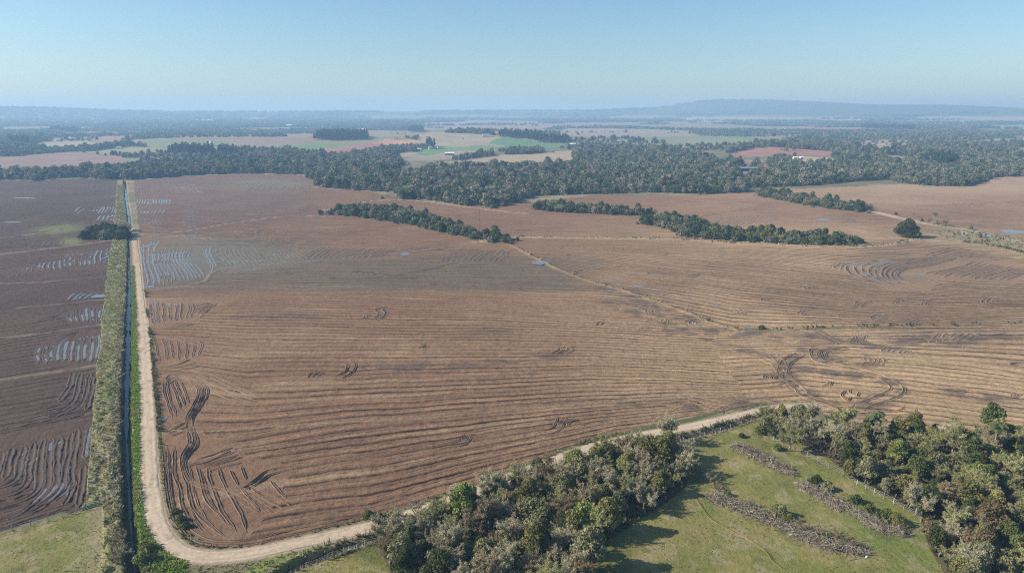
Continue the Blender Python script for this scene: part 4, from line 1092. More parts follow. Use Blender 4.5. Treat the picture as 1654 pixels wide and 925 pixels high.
def crown_points(seed, R, H, base, n, lobes, flat=1.0, lr=(0.34, 0.52), pointed=0.0):
    g = np.random.default_rng(seed)
    hc = (H - base)
    cs = []
    for k in range(lobes):
        t = 2 * math.pi * (k * 0.381966 + g.uniform(-0.06, 0.06)); q = math.sqrt((k + 0.5) / lobes)
        zz = (1 - q ** 1.7 * flat) * 0.72 + g.uniform(-0.10, 0.12)
        rad = R * q * (0.70 + g.uniform(-0.12, 0.12)) * (1 - pointed * max(zz, 0))
        cs.append((rad * math.cos(t), rad * math.sin(t), base + hc * np.clip(zz, 0.16, 0.86), R * g.uniform(*lr)))
    for k in range(max(2, lobes // 4)):
        cs.append((R * g.uniform(-.4, .4), R * g.uniform(-.4, .4), base + hc * g.uniform(.15, .5), R * g.uniform(*lr)))
    cs = np.array(cs)
    w = cs[:, 3] ** 2; pick = g.choice(len(cs), n, p=w / w.sum())
    d = g.normal(size=(n, 3)); d[:, 2] += 0.35
    d /= np.linalg.norm(d, axis=1, keepdims=True)
    rr = cs[pick, 3] * (1.08 - 0.55 * g.random(n) ** 2.2)
    P = cs[pick, :3] + d * rr[:, None] * np.array([1, 1, 0.85])
    P[:, 2] = np.maximum(P[:, 2], base * 0.45)
    tone_l = g.uniform(0.78, 1.22, len(cs))
    tone = tone_l[pick] * g.uniform(0.84, 1.16, n)
    return P, d + 0.75 * g.normal(size=(n, 3)), tone, cs

def trunk_mb(seed, H, base, r, cs, limbs=5):
    g = np.random.default_rng(seed + 99)
    mb = MB()
    top = base + (H - base) * 0.45
    lean = g.uniform(-.25, .25, 2)
    mb.tube([(0, 0, -0.3), (lean[0] * .2, lean[1] * .2, base * .5), (lean[0], lean[1], base), (lean[0] * 1.5, lean[1] * 1.5, top)], [r * 1.35, r, r * .85, r * .4], 7)
    for k in range(limbs):
        c = cs[k % len(cs)]
        mb.tube([(lean[0], lean[1], base * g.uniform(.7, 1.0)), (c[0] * .5 + lean[0], c[1] * .5 + lean[1], base * .5 + c[2] * .5), (c[0] * .9, c[1] * .9, c[2])], [r * .5, r * .33, r * .1], 5)
    return mb

def leafy_proto(seed, R, H, base, n, size, lobes, mat=None, aspect=1.0, **kw):
    P, Nn, tone, cs = crown_points(seed, R, H, base, n, lobes, **kw)
    V, F = quads(P, Nn, size, seed, aspect)
    cm = np_mesh('crown', V, F, [mat or M_LEAF], {'tone': ('FLOAT', 'POINT', np.repeat(tone, 4))})
    tm = trunk_mb(seed, H, base, 0.035 * H * 0.6 + 0.05, cs).mesh('trunk', M_BARK, True)
    return cm, tm

def bare_proto(seed, R, H, base, twigs, lichen, mat=None, wid=0.035, spread=1.0):
    """leafless tree: trunk and limbs (tubes) and a haze of twigs (thin blades) tufted with lichen"""
    g = np.random.default_rng(seed)
    mb = MB()
    r0 = 0.022 * H + 0.03
    tips = []
    stems = g.integers(1, 4)
    for s in range(stems):
        a0 = g.uniform(0, 6.28); off = 0.0 if stems == 1 else 0.25
        p0 = np.array([off * math.cos(a0), off * math.sin(a0), -0.3]); p1 = np.array([R * .18 * math.cos(a0) * (stems > 1), R * .18 * math.sin(a0) * (stems > 1), base])
        mb.tube([p0, p0 * .5 + p1 * .5 + [0, 0, .1], p1], [r0 * 1.3, r0, r0 * .8], 6)
        for k in range(int(7 / stems) + 1):
            a = a0 + k * 2.4 + g.uniform(-.4, .4); el = g.uniform(0.15, 1.3)
            ln = (H - base) * g.uniform(.55, .85)
            d = np.array([math.cos(a) * math.cos(el) * R / H * 1.9 * spread, math.sin(a) * math.cos(el) * R / H * 1.9 * spread, math.sin(el)])
            m1 = p1 + d * ln * .5; m2 = p1 + d * ln + np.array([0, 0, ln * .12])
            mb.tube([p1 - [0, 0, base * g.uniform(0, .3)], m1, m2], [r0 * .5, r0 * .32, r0 * .1], 5)
            for j in range(9):
                t = g.uniform(.25, 1.0); q = p1 + d * ln * t
                dd = d * .6 + g.normal(size=3) * .55; dd[2] = abs(dd[2]) * .8 + .15
                l2 = (H - base) * g.uniform(.16, .34)
                e = q + dd / np.linalg.norm(dd) * l2
                mb.tube([q, (q + e) / 2 + g.normal(size=3) * .06, e], [r0 * .2, r0 * .13, r0 * .05], 4, False)
                tips.append((q, e))
    tips = np.array(tips)
    pk = g.integers(0, len(tips), twigs); t = g.uniform(.1, 1.05, twigs)[:, None]
    s_ = tips[pk, 0] * (1 - t) + tips[pk, 1] * t
    d = (tips[pk, 1] - tips[pk, 0]); d /= np.linalg.norm(d, axis=1, keepdims=True)
    d = d * .5 + g.normal(size=(twigs, 3)) * .55; d[:, 2] += .3
    d /= np.linalg.norm(d, axis=1, keepdims=True)
    ln = g.uniform(.22, .75, twigs)[:, None] * (H / 8.0)
    e_ = s_ + d * ln
    sd = np.cross(d, g.normal(size=(twigs, 3))); sd /= np.linalg.norm(sd, axis=1, keepdims=True)
    sd *= wid
    V = np.stack([s_ - sd, s_ + sd, e_ + sd * .35, e_ - sd * .35], 1).reshape(-1, 3)
    F = np.arange(4 * twigs).reshape(-1, 4)
    pk = g.integers(0, twigs, lichen)
    cen = s_[pk] + (e_ - s_)[pk] * g.uniform(.1, 1.1, (lichen, 1)) + g.normal(size=(lichen, 3)) * .08
    V2, F2 = quads(cen, g.normal(size=(lichen, 3)) + [0, 0, .3], 0.105 * (H / 8) ** .5, seed + 5)
    tone = np.r_[np.repeat(g.uniform(.7, 1.25, twigs), 4), np.repeat(g.uniform(.6, 1.2, lichen), 4)]
    cm = np_mesh('crown', np.vstack([V, V2]), np.vstack([F, F2 + len(V)]), [mat or M_TWIG], {'tone': ('FLOAT', 'POINT', tone)})
    tm = mb.mesh('trunk', M_PALEBARK, True)
    return cm, tm

# one model of each kind, later copied
LEAFY = [leafy_proto(100 + i, R, H, b, n, .22, l + 6, lr=(.2, .44)) for i, (R, H, b, n, l) in enumerate(
    [(2.9, 7.0, 1.7, 3600, 12), (2.4, 7.6, 2.0, 3200, 11), (3.3, 6.6, 1.4, 4200, 15), (2.1, 5.6, 1.2, 2800, 9), (2.7, 8.2, 2.4, 3600, 13)])]
BARE = [bare_proto(200 + i, R, H, b, 5200, 5200, wid=.020) for i, (R, H, b) in enumerate(
    [(2.7, 7.4, 1.8), (3.1, 6.6, 1.4), (2.3, 8.0, 2.2), (2.9, 5.8, 1.1), (2.5, 7.0, 1.6)])]
MIDLEAF = [leafy_proto(300 + i, R, H, b, n, .42, l, lr=(.22, .46)) for i, (R, H, b, n, l) in enumerate(
    [(3.9, 8.2, 1.0, 2000, 17), (3.3, 9.0, 1.2, 1900, 16), (4.4, 7.6, .8, 2300, 20), (3.0, 6.6, .7, 1600, 13)])]
MIDBARE = [bare_proto(350 + i, R, H, b, 1300, 900, wid=.06) for i, (R, H, b) in enumerate([(3.4, 7.8, 1.4), (3.0, 8.6, 1.6)])]
DOME = leafy_proto(390, 7.6, 12.6, .5, 9000, .48, 34, flat=0.8, lr=(0.26, 0.38))
BUSH = [leafy_proto(400 + i, 1.5, 1.9, .25, 900, .17, 7) for i in range(3)]
SCRUB = [bare_proto(420 + i, 1.5, 2.4, .3, 900, 500, wid=.028) for i in range(2)]

LEAFC = {'dark green': (.080, .098, .036), 'deep green': (.120, .142, .046), 'olive green': (.20, .19, .066), 'bright green': (.215, .25, .066),
         'grey-green': (.235, .225, .115), 'yellowish': (.27, .23, .085), 'bronze': (.21, .155, .08)}
BAREC = {'pale grey': (.46, .415, .265), 'grey-brown': (.37, .305, .18), 'dull brown': (.28, .215, .12), 'lichen-green': (.38, .37, .165)}
ORD = ['first', 'second', 'third', 'fourth', 'fifth', 'sixth', 'seventh', 'eighth', 'ninth', 'tenth', 'eleventh', 'twelfth', 'thirteenth', 'fourteenth', 'fifteenth',
       'sixteenth', 'seventeenth', 'eighteenth', 'nineteenth', 'twentieth', 'twenty-first', 'twenty-second', 'twenty-third', 'twenty-fourth', 'twenty-fifth', 'twenty-sixth', 'twenty-seventh', 'twenty-eighth', 'twenty-ninth', 'thirtieth']

def put_tree(kind, colour, xy, scale, label, cat='tree', group=None, proto=None, rz=None, squash=None):
    """a tree (trunk + crown) standing on the land; copies share the meshes of their model"""
    if kind == 'bare':
        cm, tm = proto or BARE[random.randrange(len(BARE))]; nm = 'bare_tree'; col = BAREC[colour]
    else:
        cm, tm = proto or LEAFY[random.randrange(len(LEAFY))]; nm = 'leafy_tree'; col = LEAFC[colour]
    if cat == 'shrub': nm = 'shrub'
    if cat == 'bush': nm = 'bush'
    sc = (scale * random.uniform(.92, 1.1), scale * random.uniform(.92, 1.1), scale * random.uniform(.9, 1.12)) if squash is None else squash
    t = thing(nm, label, cat, (xy[0], xy[1], zat(*xy)), random.uniform(0, 6.28) if rz is None else rz, sc, group)
    k = random.uniform(.85, 1.18)
    c = bpy.data.objects.new('crown', cm); C.objects.link(c); c.parent = t; c.color = (col[0] * k, col[1] * k, col[2] * k, 1)
    s = bpy.data.objects.new('trunk', tm); C.objects.link(s); s.parent = t
    return t

def sample_poly(poly, spacing, jitter=.42, seed=0):
    g = np.random.default_rng(seed)
    W = wline(poly)
    xs = np.arange(W[:, 0].min() - 5, W[:, 0].max() + 5, spacing); ys = np.arange(W[:, 1].min() - 5, W[:, 1].max() + 5, spacing)
    gx, gy = np.meshgrid(xs, ys); gx = gx + (np.arange(len(ys)) % 2)[:, None] * spacing * .5
    gx = (gx + g.uniform(-jitter, jitter, gx.shape) * spacing).ravel(); gy = (gy + g.uniform(-jitter, jitter, gy.shape) * spacing).ravel()
    px, py = proj(gx, gy, terr(gx, gy))
    m = in_poly(px, py, poly)
    return np.c_[gx[m], gy[m]]

def wood(poly, spacing, seed, palette, rows_by, ends, name, group, protos=None, scale=(.8, 1.15), across=None):
    """a small wood of single trees. palette: (kind, colour, share); the label tells look, row and order from one end"""
    pts = sample_poly(poly, spacing, .4, seed)
    W = wline(across)                              # axis of the wood: from the end the order is counted from
    d = (W[-1] - W[0]) / np.linalg.norm(W[-1] - W[0])
    u = (pts - W[0]) @ d; v = (pts - W[0]) @ np.array([-d[1], d[0]])
    g = np.random.default_rng(seed + 1)
    ks = g.choice(len(palette), len(pts), p=np.array([p[2] for p in palette]) / sum(p[2] for p in palette))
    order = np.argsort(u)
    nrow = len(rows_by)
    edges = [np.quantile(v, (i + 1) / nrow) for i in range(nrow - 1)]
    cnt = {}
    for i in order:
        kind, colour, _ = palette[ks[i]]
        row = rows_by[sum(v[i] > e for e in edges)]
        sc = g.uniform(*scale)
        key = (kind, colour, row)
        cnt[key] = cnt.get(key, 0) + 1
        look = colour + (' leafless' if kind == 'bare' else ' leafy')
        lab = f"{ORD[cnt[key] - 1]} {look} tree from the {ends}, {row}, {name}"
        pr = None
        if protos: pr = protos[kind][g.integers(len(protos[kind]))]
        put_tree(kind, colour, pts[i], sc, lab, group=group, proto=pr)
    return len(pts)

PAL_A = [('bare', 'pale grey', 24), ('bare', 'grey-brown', 18), ('bare', 'dull brown', 5), ('bare', 'lichen-green', 20), ('leafy', 'olive green', 9), ('leafy', 'bright green', 5), ('leafy', 'dark green', 7), ('leafy', 'grey-green', 8)]
PAL_B = [('bare', 'pale grey', 17), ('bare', 'grey-brown', 12), ('bare', 'lichen-green', 28), ('leafy', 'olive green', 12), ('leafy', 'deep green', 10), ('leafy', 'dark green', 6), ('leafy', 'grey-green', 14), ('leafy', 'yellowish', 3), ('leafy', 'bronze', 3), ('leafy', 'bright green', 2)]
nA = wood(WOOD_A, 4.0, 11, PAL_A, ['pasture side', 'middle', 'road side'], 'bend end', 'roadside wood', 'trees of the roadside wood', across=[(640, 890), (1100, 740)], scale=(.82, 1.14))
nB = wood(WOOD_B, 4.15, 12, PAL_B, ['near part', 'middle', 'field side'], 'road end', 'pasture-edge wood', 'trees of the pasture-edge wood', across=[(1225, 740), (1654, 780)], scale=(.62, .98))
PAL_C = [('leafy', 'dark green', 22), ('leafy', 'deep green', 28), ('leafy', 'olive green', 16), ('leafy', 'grey-green', 14), ('bare', 'lichen-green', 12), ('bare', 'grey-brown', 8)]
MP = {'leafy': MIDLEAF, 'bare': MIDBARE}
COP1 = [(528, 346), (560, 348), (600, 352), (660, 362), (720, 376), (780, 388), (822, 394), (826, 389), (790, 384), (745, 370), (700, 354), (650, 341), (600, 337), (545, 338)]
COP2 = [(862, 338), (900, 343), (960, 345), (1035, 349), (1040, 343), (980, 337), (920, 333), (880, 331)]
COP3 = [(1036, 362), (1090, 371), (1100, 382), (1180, 389), (1280, 394), (1380, 397), (1386, 390), (1330, 384), (1250, 379), (1160, 372), (1130, 357), (1050, 348)]
COP4 = [(1224, 316), (1280, 327), (1340, 337), (1396, 343), (1400, 335), (1350, 328), (1290, 319), (1232, 309)]
COP5 = [(136, 386), (170, 388), (206, 388), (208, 372), (170, 371), (140, 375)]
n1 = wood(COP1, 9.2, 21, PAL_C, ['near row', 'far row'], 'thick end', 'long tapering copse', 'trees of the long tapering copse', MP, (.6, 1.15), [(530, 342), (822, 391)])
n2 = wood(COP2, 9.8, 22, PAL_C, ['near row', 'far row'], 'narrow end', 'small middle copse', 'trees of the small middle copse', MP, (.6, 1.15), [(862, 335), (1040, 346)])
n3 = wood(COP3, 10.2, 23, PAL_C, ['near row', 'middle row', 'far row'], 'woodland end', 'broad levee copse', 'trees of the broad copse', MP, (.6, 1.15), [(1040, 355), (1386, 394)])
n4 = wood(COP4, 11.5, 24, PAL_C, ['near row', 'far row'], 'woodland end', 'far trackside row', 'trees of the row by the far track', MP, (.6, 1.1), [(1226, 312), (1398, 340)])
n5 = wood(COP5, 7.0, 25, [('leafy', 'dark green', 60), ('leafy', 'deep green', 30), ('bare', 'grey-brown', 10)], ['near row', 'far row'], 'field end', 'dark canal clump', 'trees of the clump by the canal', MP, (.72, 1.0), [(136, 382), (208, 380)])
print('single trees', nA, nB, n1, n2, n3, n4, n5)

put_tree('leafy', 'dark green', at(1465, 383)[:2], 1.0, 'large dense dome-shaped green tree standing alone at the field corner', proto=DOME)
for (px, py, kind, col, sc, lab) in [
        (626, 862, 'leafy', 'dark green', .85, 'round dark green tree at the tip of the wood where the road disappears'),
        (795, 812, 'leafy', 'dark green', .8, 'round dark green tree on the road verge at the middle of the roadside wood'),
        (872, 783, 'leafy', 'deep green', .75, 'deep green round tree over the road edge, further along than the dark one'),
        (748, 846, 'leafy', 'bright green', 1.15, 'tallest bright green tree in the roadside wood, above the shaded hollow'),
        (655, 908, 'leafy', 'bright green', .9, 'slim bright green tree at the pasture tip of the roadside wood'),
        (938, 930, 'bare', 'pale grey', 1.1, 'tall pale lichened tree at the pasture corner of the roadside wood'),
        (1098, 776, 'leafy', 'grey-green', .8, 'grey-green tree at the end of the roadside wood, above fallen brush'),
        (1275, 728, 'bare', 'lichen-green', 1.0, 'forked bare tree with pale trunk standing out in the pasture by the fence'),
        (1372, 772, 'leafy', 'olive green', .75, 'single olive tree at the fence line, bare stem showing below'),
        (1480, 830, 'bare', 'pale grey', 1.0, 'pale bare tree by the fence end beside the grassy gap'),
        (1600, 700, 'leafy', 'deep green', 1.35, 'tall broad green tree rising above the field side beside a palm'),
        (1447, 347, 'leafy', 'dark green', .45, 'small dark tree beside the far track, next after the tree row'),
        (1476, 351, 'bare', 'grey-brown', .7, 'thin bare tree on the open far field beyond the track'),
        (1489, 359, 'leafy', 'dark green', .35, 'small round dark bush-like tree by the track, beyond the dome tree'),
        (1500, 362, 'bare', 'dull brown', .6, 'dull brown leafless tree among scrub beside the far track'),
        (1516, 366, 'bare', 'grey-brown', .85, 'wide bare grey tree among scrub beside the far track'),
        (1527, 366, 'bare', 'dull brown', .8, 'leafless brown tree at the pond end of the trackside scrub'),
        (1568, 371, 'leafy', 'grey-green', .5, 'lone slight tree standing beside the track near the ponds'),
        (1583, 384, 'leafy', 'olive green', .4, 'small olive tree beside the pond'),
        (618, 322, 'leafy', 'deep green', .4, 'small green tree at the levee end above the long copse'),
        (836, 389, 'leafy', 'dark green', .3, 'small dark tree beyond the tapering end of the long copse'),
        (812, 392, 'leafy', 'dark green', .42, 'small dark tree at the thin tip of the long copse')]:
    far_ = py < 420
    put_tree(kind, col, at(px, py)[:2], sc, lab, proto=(random.choice(MIDLEAF if kind == 'leafy' else MIDBARE) if far_ else None))
# bushes
for (px, py, col, sc, lab) in [
        (1256, 726, 'deep green', .75, 'green bush growing on the shortest brush pile'),
        (1318, 780, 'dark green', 1.0, 'dark bush at the road end of the brush pile by the fence'),
        (1336, 790, 'grey-green', 1.0, 'grey-green bush near the top of the brush pile by the fence'),
        (1383, 812, 'dark green', 1.0, 'dark green bush halfway along the brush pile by the fence'),
        (1405, 826, 'deep green', .9, 'low green bush past the middle of the brush pile by the fence'),
        (1430, 838, 'deep green', 1.3, 'larger green bush near the wood end of the brush pile by the fence'),
        (1447, 846, 'olive green', 1.2, 'olive bush at the wood end of the brush pile by the fence'),
        (1258, 832, 'grey-green', 1.3, 'grey-green bush on the longest brush pile'),
        (1272, 841, 'olive green', .9, 'small olive bush beside the grey-green one on the longest pile'),
        (1175, 800, 'olive green', .7, 'small olive bush at the wood end of the longest pile'),
        (1198, 706, 'dark green', .6, 'lone small dark bush in the pasture near the road fence'),
        (1228, 700, 'deep green', 1.2, 'deep green bush at the road end of the pasture-edge wood'),
        (1250, 705, 'dark green', 1.1, 'dark bush under the trees at the start of the pasture-edge wood'),
        (232, 908, 'bright green', 1.3, 'bright green bush on the canal bank at the road bend'),
        (238, 890, 'olive green', 1.0, 'olive bush on the canal bank above the bright green one'),
        (292, 842, 'deep green', .8, 'deep green bush on the field verge at the inside of the bend'),
        (282, 828, 'olive green', .7, 'olive bush on the field verge before the bend'),
        (300, 852, 'dark green', .7, 'dark bush on the field verge in the bend'),
        (595, 835, 'deep green', .8, 'deep green bush on the field verge before the wood'),
        (610, 838, 'dark green', .8, 'dark bush on the field verge at the tip of the wood'),
        (1230, 531, 'dark green', .9, 'dark bush where the two levees meet')]:
    put_tree('leafy', col, at(px, py)[:2], sc, lab, 'bush', 'bushes', BUSH[random.randrange(3)])
for i, (px, py, col, sc, lab) in enumerate([
        (190, 905, 'grey-brown', 1.5, 'twiggy grey shrub on the canal bank at the pasture corner'),
        (180, 890, 'lichen-green', 1.3, 'lichen-green twiggy shrub on the canal bank beside the pasture'),
        (196, 882, 'dull brown', 1.2, 'dull brown shrub overhanging the canal near the bend'),
        (1130, 770, 'dull brown', 1.2, 'dull brown fallen brush at the end of the roadside wood'),
        (1148, 782, 'grey-brown', 1.2, 'grey-brown scrub in the shade beyond the roadside wood'),
        (1160, 790, 'dull brown', .9, 'low dull brown scrub between the roadside wood and the longest pile'),
        (1120, 755, 'grey-brown', 1.0, 'grey-brown scrub beside the wood end, nearest the road ditch'),
        (640, 838, 'pale grey', 1.4, 'pale leafless shrub on the field verge past the tip of the wood'),
        (668, 832, 'pale grey', 1.5, 'wide pale leafless shrub on the road past the tip of the wood'),
        (700, 826, 'grey-brown', 1.3, 'grey-brown leafless shrub on the road edge, third past the wood tip'),
        (652, 900, 'grey-brown', 1.3, 'grey-brown shrub at the pasture foot of the wood tip'),
        (640, 905, 'pale grey', 1.0, 'small pale shrub at the pasture foot of the wood tip'),
        (1222, 734, 'grey-brown', .8, 'grey-brown scrub in the middle of the shortest brush pile'),
        (1268, 758, 'dull brown', .8, 'dull brown scrub at the wood end of the shortest brush pile'),
        (1205, 820, 'grey-brown', 1.0, 'grey-brown twigs standing up from the longest pile near the roadside wood'),
        (1236, 834, 'lichen-green', .9, 'lichen-green twigs on the longest pile before its bush'),
        (1300, 858, 'dull brown', 1.2, 'dull brown scrub on the longest pile just past its bushes'),
        (1326, 868, 'grey-brown', 1.1, 'grey-brown scrub halfway down the longest pile, between dull brown ones'),
        (1352, 876, 'dull brown', 1.2, 'dull brown scrub toward the sack end of the longest pile'),
        (1380, 884, 'dull brown', 1.1, 'dull brown scrub nearest the white sack on the longest pile'),
        (1356, 812, 'grey-brown', .8, 'grey-brown twigs halfway along the pile by the fence'),
        (1456, 856, 'dull brown', .9, 'dull brown scrub at the wood end of the pile by the fence')]):
    put_tree('bare', col, at(px, py)[:2], sc, lab, 'shrub', 'leafless shrubs', SCRUB[i % 2])

# palms
def palm(px, py, H, label, fr=16):
    x, y, _ = at(px, py)
    t = thing('palm_tree', label, 'palm', (x, y, zat(x, y)), random.uniform(0, 6))
    mb = MB(); mb.tube([(0, 0, -.3), (.05, .02, H * .5), (.12, .05, H)], [.19, .15, .13], 8); mb.build('trunk', M_PALEBARK, t, True)
    V = []; F = []; tone = []
    for k in range(fr):
        a = 2 * math.pi * k / fr + random.uniform(-.15, .15); el = random.uniform(-.1, 1.1); ln = random.uniform(1.7, 2.3)
        pts = []
        for j in range(9):
            s = j / 8
            rr = ln * s * math.cos(el * (1 - s * .5)); zz = H + ln * (math.sin(el) * s - 0.75 * s * s)
            pts.append(Vector((.12 + rr * math.cos(a), .05 + rr * math.sin(a), zz)))
        side = Vector((-math.sin(a), math.cos(a), 0))
        for j in range(8):
            for sg in (-1, 1):
                w = .5 * math.sin(math.pi * (j + 1) / 9.5) + .12
                b = len(V); d = (pts[j + 1] - pts[j])
                V += [tuple(pts[j]), tuple(pts[j + 1]), tuple(pts[j + 1] + side * sg * w - Vector((0, 0, w * .7)) + d * .4), tuple(pts[j] + side * sg * w - Vector((0, 0, w * .7)) + d * .5)]
                F.append((b, b + 1, b + 2, b + 3)); tone += [random.uniform(.8, 1.2)] * 4
    me = np_mesh('crown', V, np.array(F), [M_LEAF], {'tone': ('FLOAT', 'POINT', tone)})
    c = link('crown', me, t); c.color = (.10, .13, .045, 1)
palm(1411, 706, 6.6, 'palm with feathery green crown rising above the pasture-edge wood at the field')
palm(1603, 736, 8.2, 'tall palm with long pale trunk in the pasture-edge wood below the broad tree')
palm(1507, 364, 8.5, 'palm standing in the scrub beside the far track')

# ---------------------------------------------------------------- woods that read as one mass
UNDER = [COP1, COP2, COP3, COP4, COP5]
STOPS = [(0.0, (0.083, 0.116, 0.054)), (0.3, (0.109, 0.144, 0.066)), (0.5, (0.142, 0.165, 0.083)), (0.68, (0.189, 0.195, 0.112)), (0.84, (0.242, 0.23, 0.153)), (1.0, (0.295, 0.271, 0.195))]
M_MASS = leaf_mat('woodland_leaves', STOPS)
M_EUC = leaf_mat('tall_stand_leaves', [(0.0, (.05, .075, .045)), (1.0, (.08, .10, .06))])
M_MASSTWIG = leaf_mat('woodland_twigs', [(0.0, (.22, .20, .16)), (1.0, (.30, .27, .21))])

def proto_coll(name, meshes):
    """models for a mass; their collection is not part of the scene"""
    c = bpy.data.collections.new(name)
    for i, m in enumerate(meshes):
        c.objects.link(bpy.data.objects.new(f'{name}_{chr(97 + i)}', m))
    return c

def joined(cm, tm):
    """crown and trunk as one mesh"""
    V = np.empty(len(cm.vertices) * 3); cm.vertices.foreach_get('co', V); V = V.reshape(-1, 3)
    F = np.arange(len(V)).reshape(-1, 4)
    tone = np.empty(len(V)); cm.attributes['tone'].data.foreach_get('value', tone)
    return V, F, tone

def mass_tree(seed, R, H, base, n, size, lobes, mat, **kw):
    P, Nn, tone, cs = crown_points(seed, R, H, base, n, lobes, **kw)
    V, F = quads(P, Nn, size, seed)
    a = .22
    TV = np.array([(-a, 0, -1), (a, 0, -1), (a * .5, 0, H * .6), (-a * .5, 0, H * .6), (0, -a, -1), (0, a, -1), (0, a * .5, H * .6), (0, -a * .5, H * .6)], float)
    TF = np.array([(0, 1, 2, 3), (4, 5, 6, 7)])
    return np_mesh('mass_tree', np.vstack([V, TV]), np.vstack([F, TF + len(V)]), [mat, M_BARK], {'tone': ('FLOAT', 'POINT', np.r_[np.repeat(tone, 4), np.ones(8)])},
                   face_mat=np.r_[np.zeros(len(F), int), np.ones(2, int)])

def mass_grove(seed, mat, size=46, nt=9, H=8):
    g = np.random.default_rng(seed); VV_ = []; FF = []; TT_ = []; b = 0
    for k in range(nt):
        P, Nn, tone, cs = crown_points(seed * 31 + k, g.uniform(4, 6.5), H * g.uniform(.7, 1.25), .5, 70, 6)
        V, F = quads(P + [g.uniform(-.5, .5) * size, g.uniform(-.35, .35) * size, 0], Nn, 1.35, seed + k)
        VV_.append(V); FF.append(F + b); TT_.append(np.repeat(tone * g.uniform(.7, 1.3), 4)); b += len(V)
    return np_mesh('mass_grove', np.vstack(VV_), np.vstack(FF), [mat], {'tone': ('FLOAT', 'POINT', np.concatenate(TT_))})

MT = proto_coll('woodland_tree', [mass_tree(500 + i, R, H, b, n, .62, l, M_MASS) for i, (R, H, b, n, l) in enumerate(
        [(3.8, 8.4, 1.2, 620, 12), (3.3, 9.4, 1.6, 600, 11), (4.3, 7.6, 1.0, 680, 13), (3.0, 7.0, .8, 480, 9), (3.6, 10.2, 2.0, 640, 12), (4.6, 8.8, 1.2, 720, 14)])]
        + [mass_tree(540 + i, R, H, b, n, .36, l, M_MASSTWIG) for i, (R, H, b, n, l) in enumerate([(3.4, 8.0, 1.4, 620, 12), (3.0, 8.8, 1.6, 560, 10)])])
ET = proto_coll('stand_tree', [mass_tree(560 + i, 3.6, H, 3.5, 560, .8, 14, M_EUC, pointed=.5, lr=(.4, .55)) for i, H in enumerate((19, 22, 24))])
UN = proto_coll('undergrowth_shrub', [mass_tree(570 + i, R, H, .2, 420, .40, 8, M_MASS) for i, (R, H) in enumerate(((2.4, 3.6), (2.0, 3.0), (2.8, 4.2)))])
GR = proto_coll('distant_grove', [mass_grove(580 + i, M_MASS, 46, 10, h) for i, h in enumerate((8, 9, 10, 12))])

def mass(name, pts, scale, idx, coll, label):
    n = len(pts)
    me = bpy.data.meshes.new(name)
    me.vertices.add(n); me.vertices.foreach_set('co', np.asarray(pts, np.float32).ravel())
    g = np.random.default_rng(n)
    for nm, ty, data in (('scl', 'FLOAT', scale), ('rot', 'FLOAT', g.uniform(0, 6.28, n)), ('idx', 'INT', idx)):
        a = me.attributes.new(nm, ty, 'POINT'); a.data.foreach_set('value', np.asarray(data, np.int32 if ty == 'INT' else np.float32))
    o = link(name, me, kind='stuff', label=label)
    ng = bpy.data.node_groups.new(name, 'GeometryNodeTree')
    ng.interface.new_socket('Geometry', in_out='INPUT', socket_type='NodeSocketGeometry'); ng.interface.new_socket('Geometry', in_out='OUTPUT', socket_type='NodeSocketGeometry')
    N, L = ng.nodes, ng.links
    gi = N.new('NodeGroupInput'); go = N.new('NodeGroupOutput')
    iop = N.new('GeometryNodeInstanceOnPoints'); ci = N.new('GeometryNodeCollectionInfo')
    ci.inputs['Collection'].default_value = coll; ci.inputs['Separate Children'].default_value = True; ci.inputs['Reset Children'].default_value = True
    iop.inputs['Pick Instance'].default_value = True
    def na(nm, ty):
        q = N.new('GeometryNodeInputNamedAttribute'); q.data_type = ty; q.inputs['Name'].default_value = nm; return q.outputs['Attribute']
    cx = N.new('ShaderNodeCombineXYZ'); L.new(na('rot', 'FLOAT'), cx.inputs['Z'])
    L.new(gi.outputs[0], iop.inputs['Points']); L.new(ci.outputs[0], iop.inputs['Instance'])
    L.new(na('idx', 'INT'), iop.inputs['Instance Index']); L.new(cx.outputs[0], iop.inputs['Rotation']); L.new(na('scl', 'FLOAT'), iop.inputs['Scale'])
    L.new(iop.outputs[0], go.inputs[0])
    md = o.modifiers.new('scatter', 'NODES'); md.node_group = ng
    return o

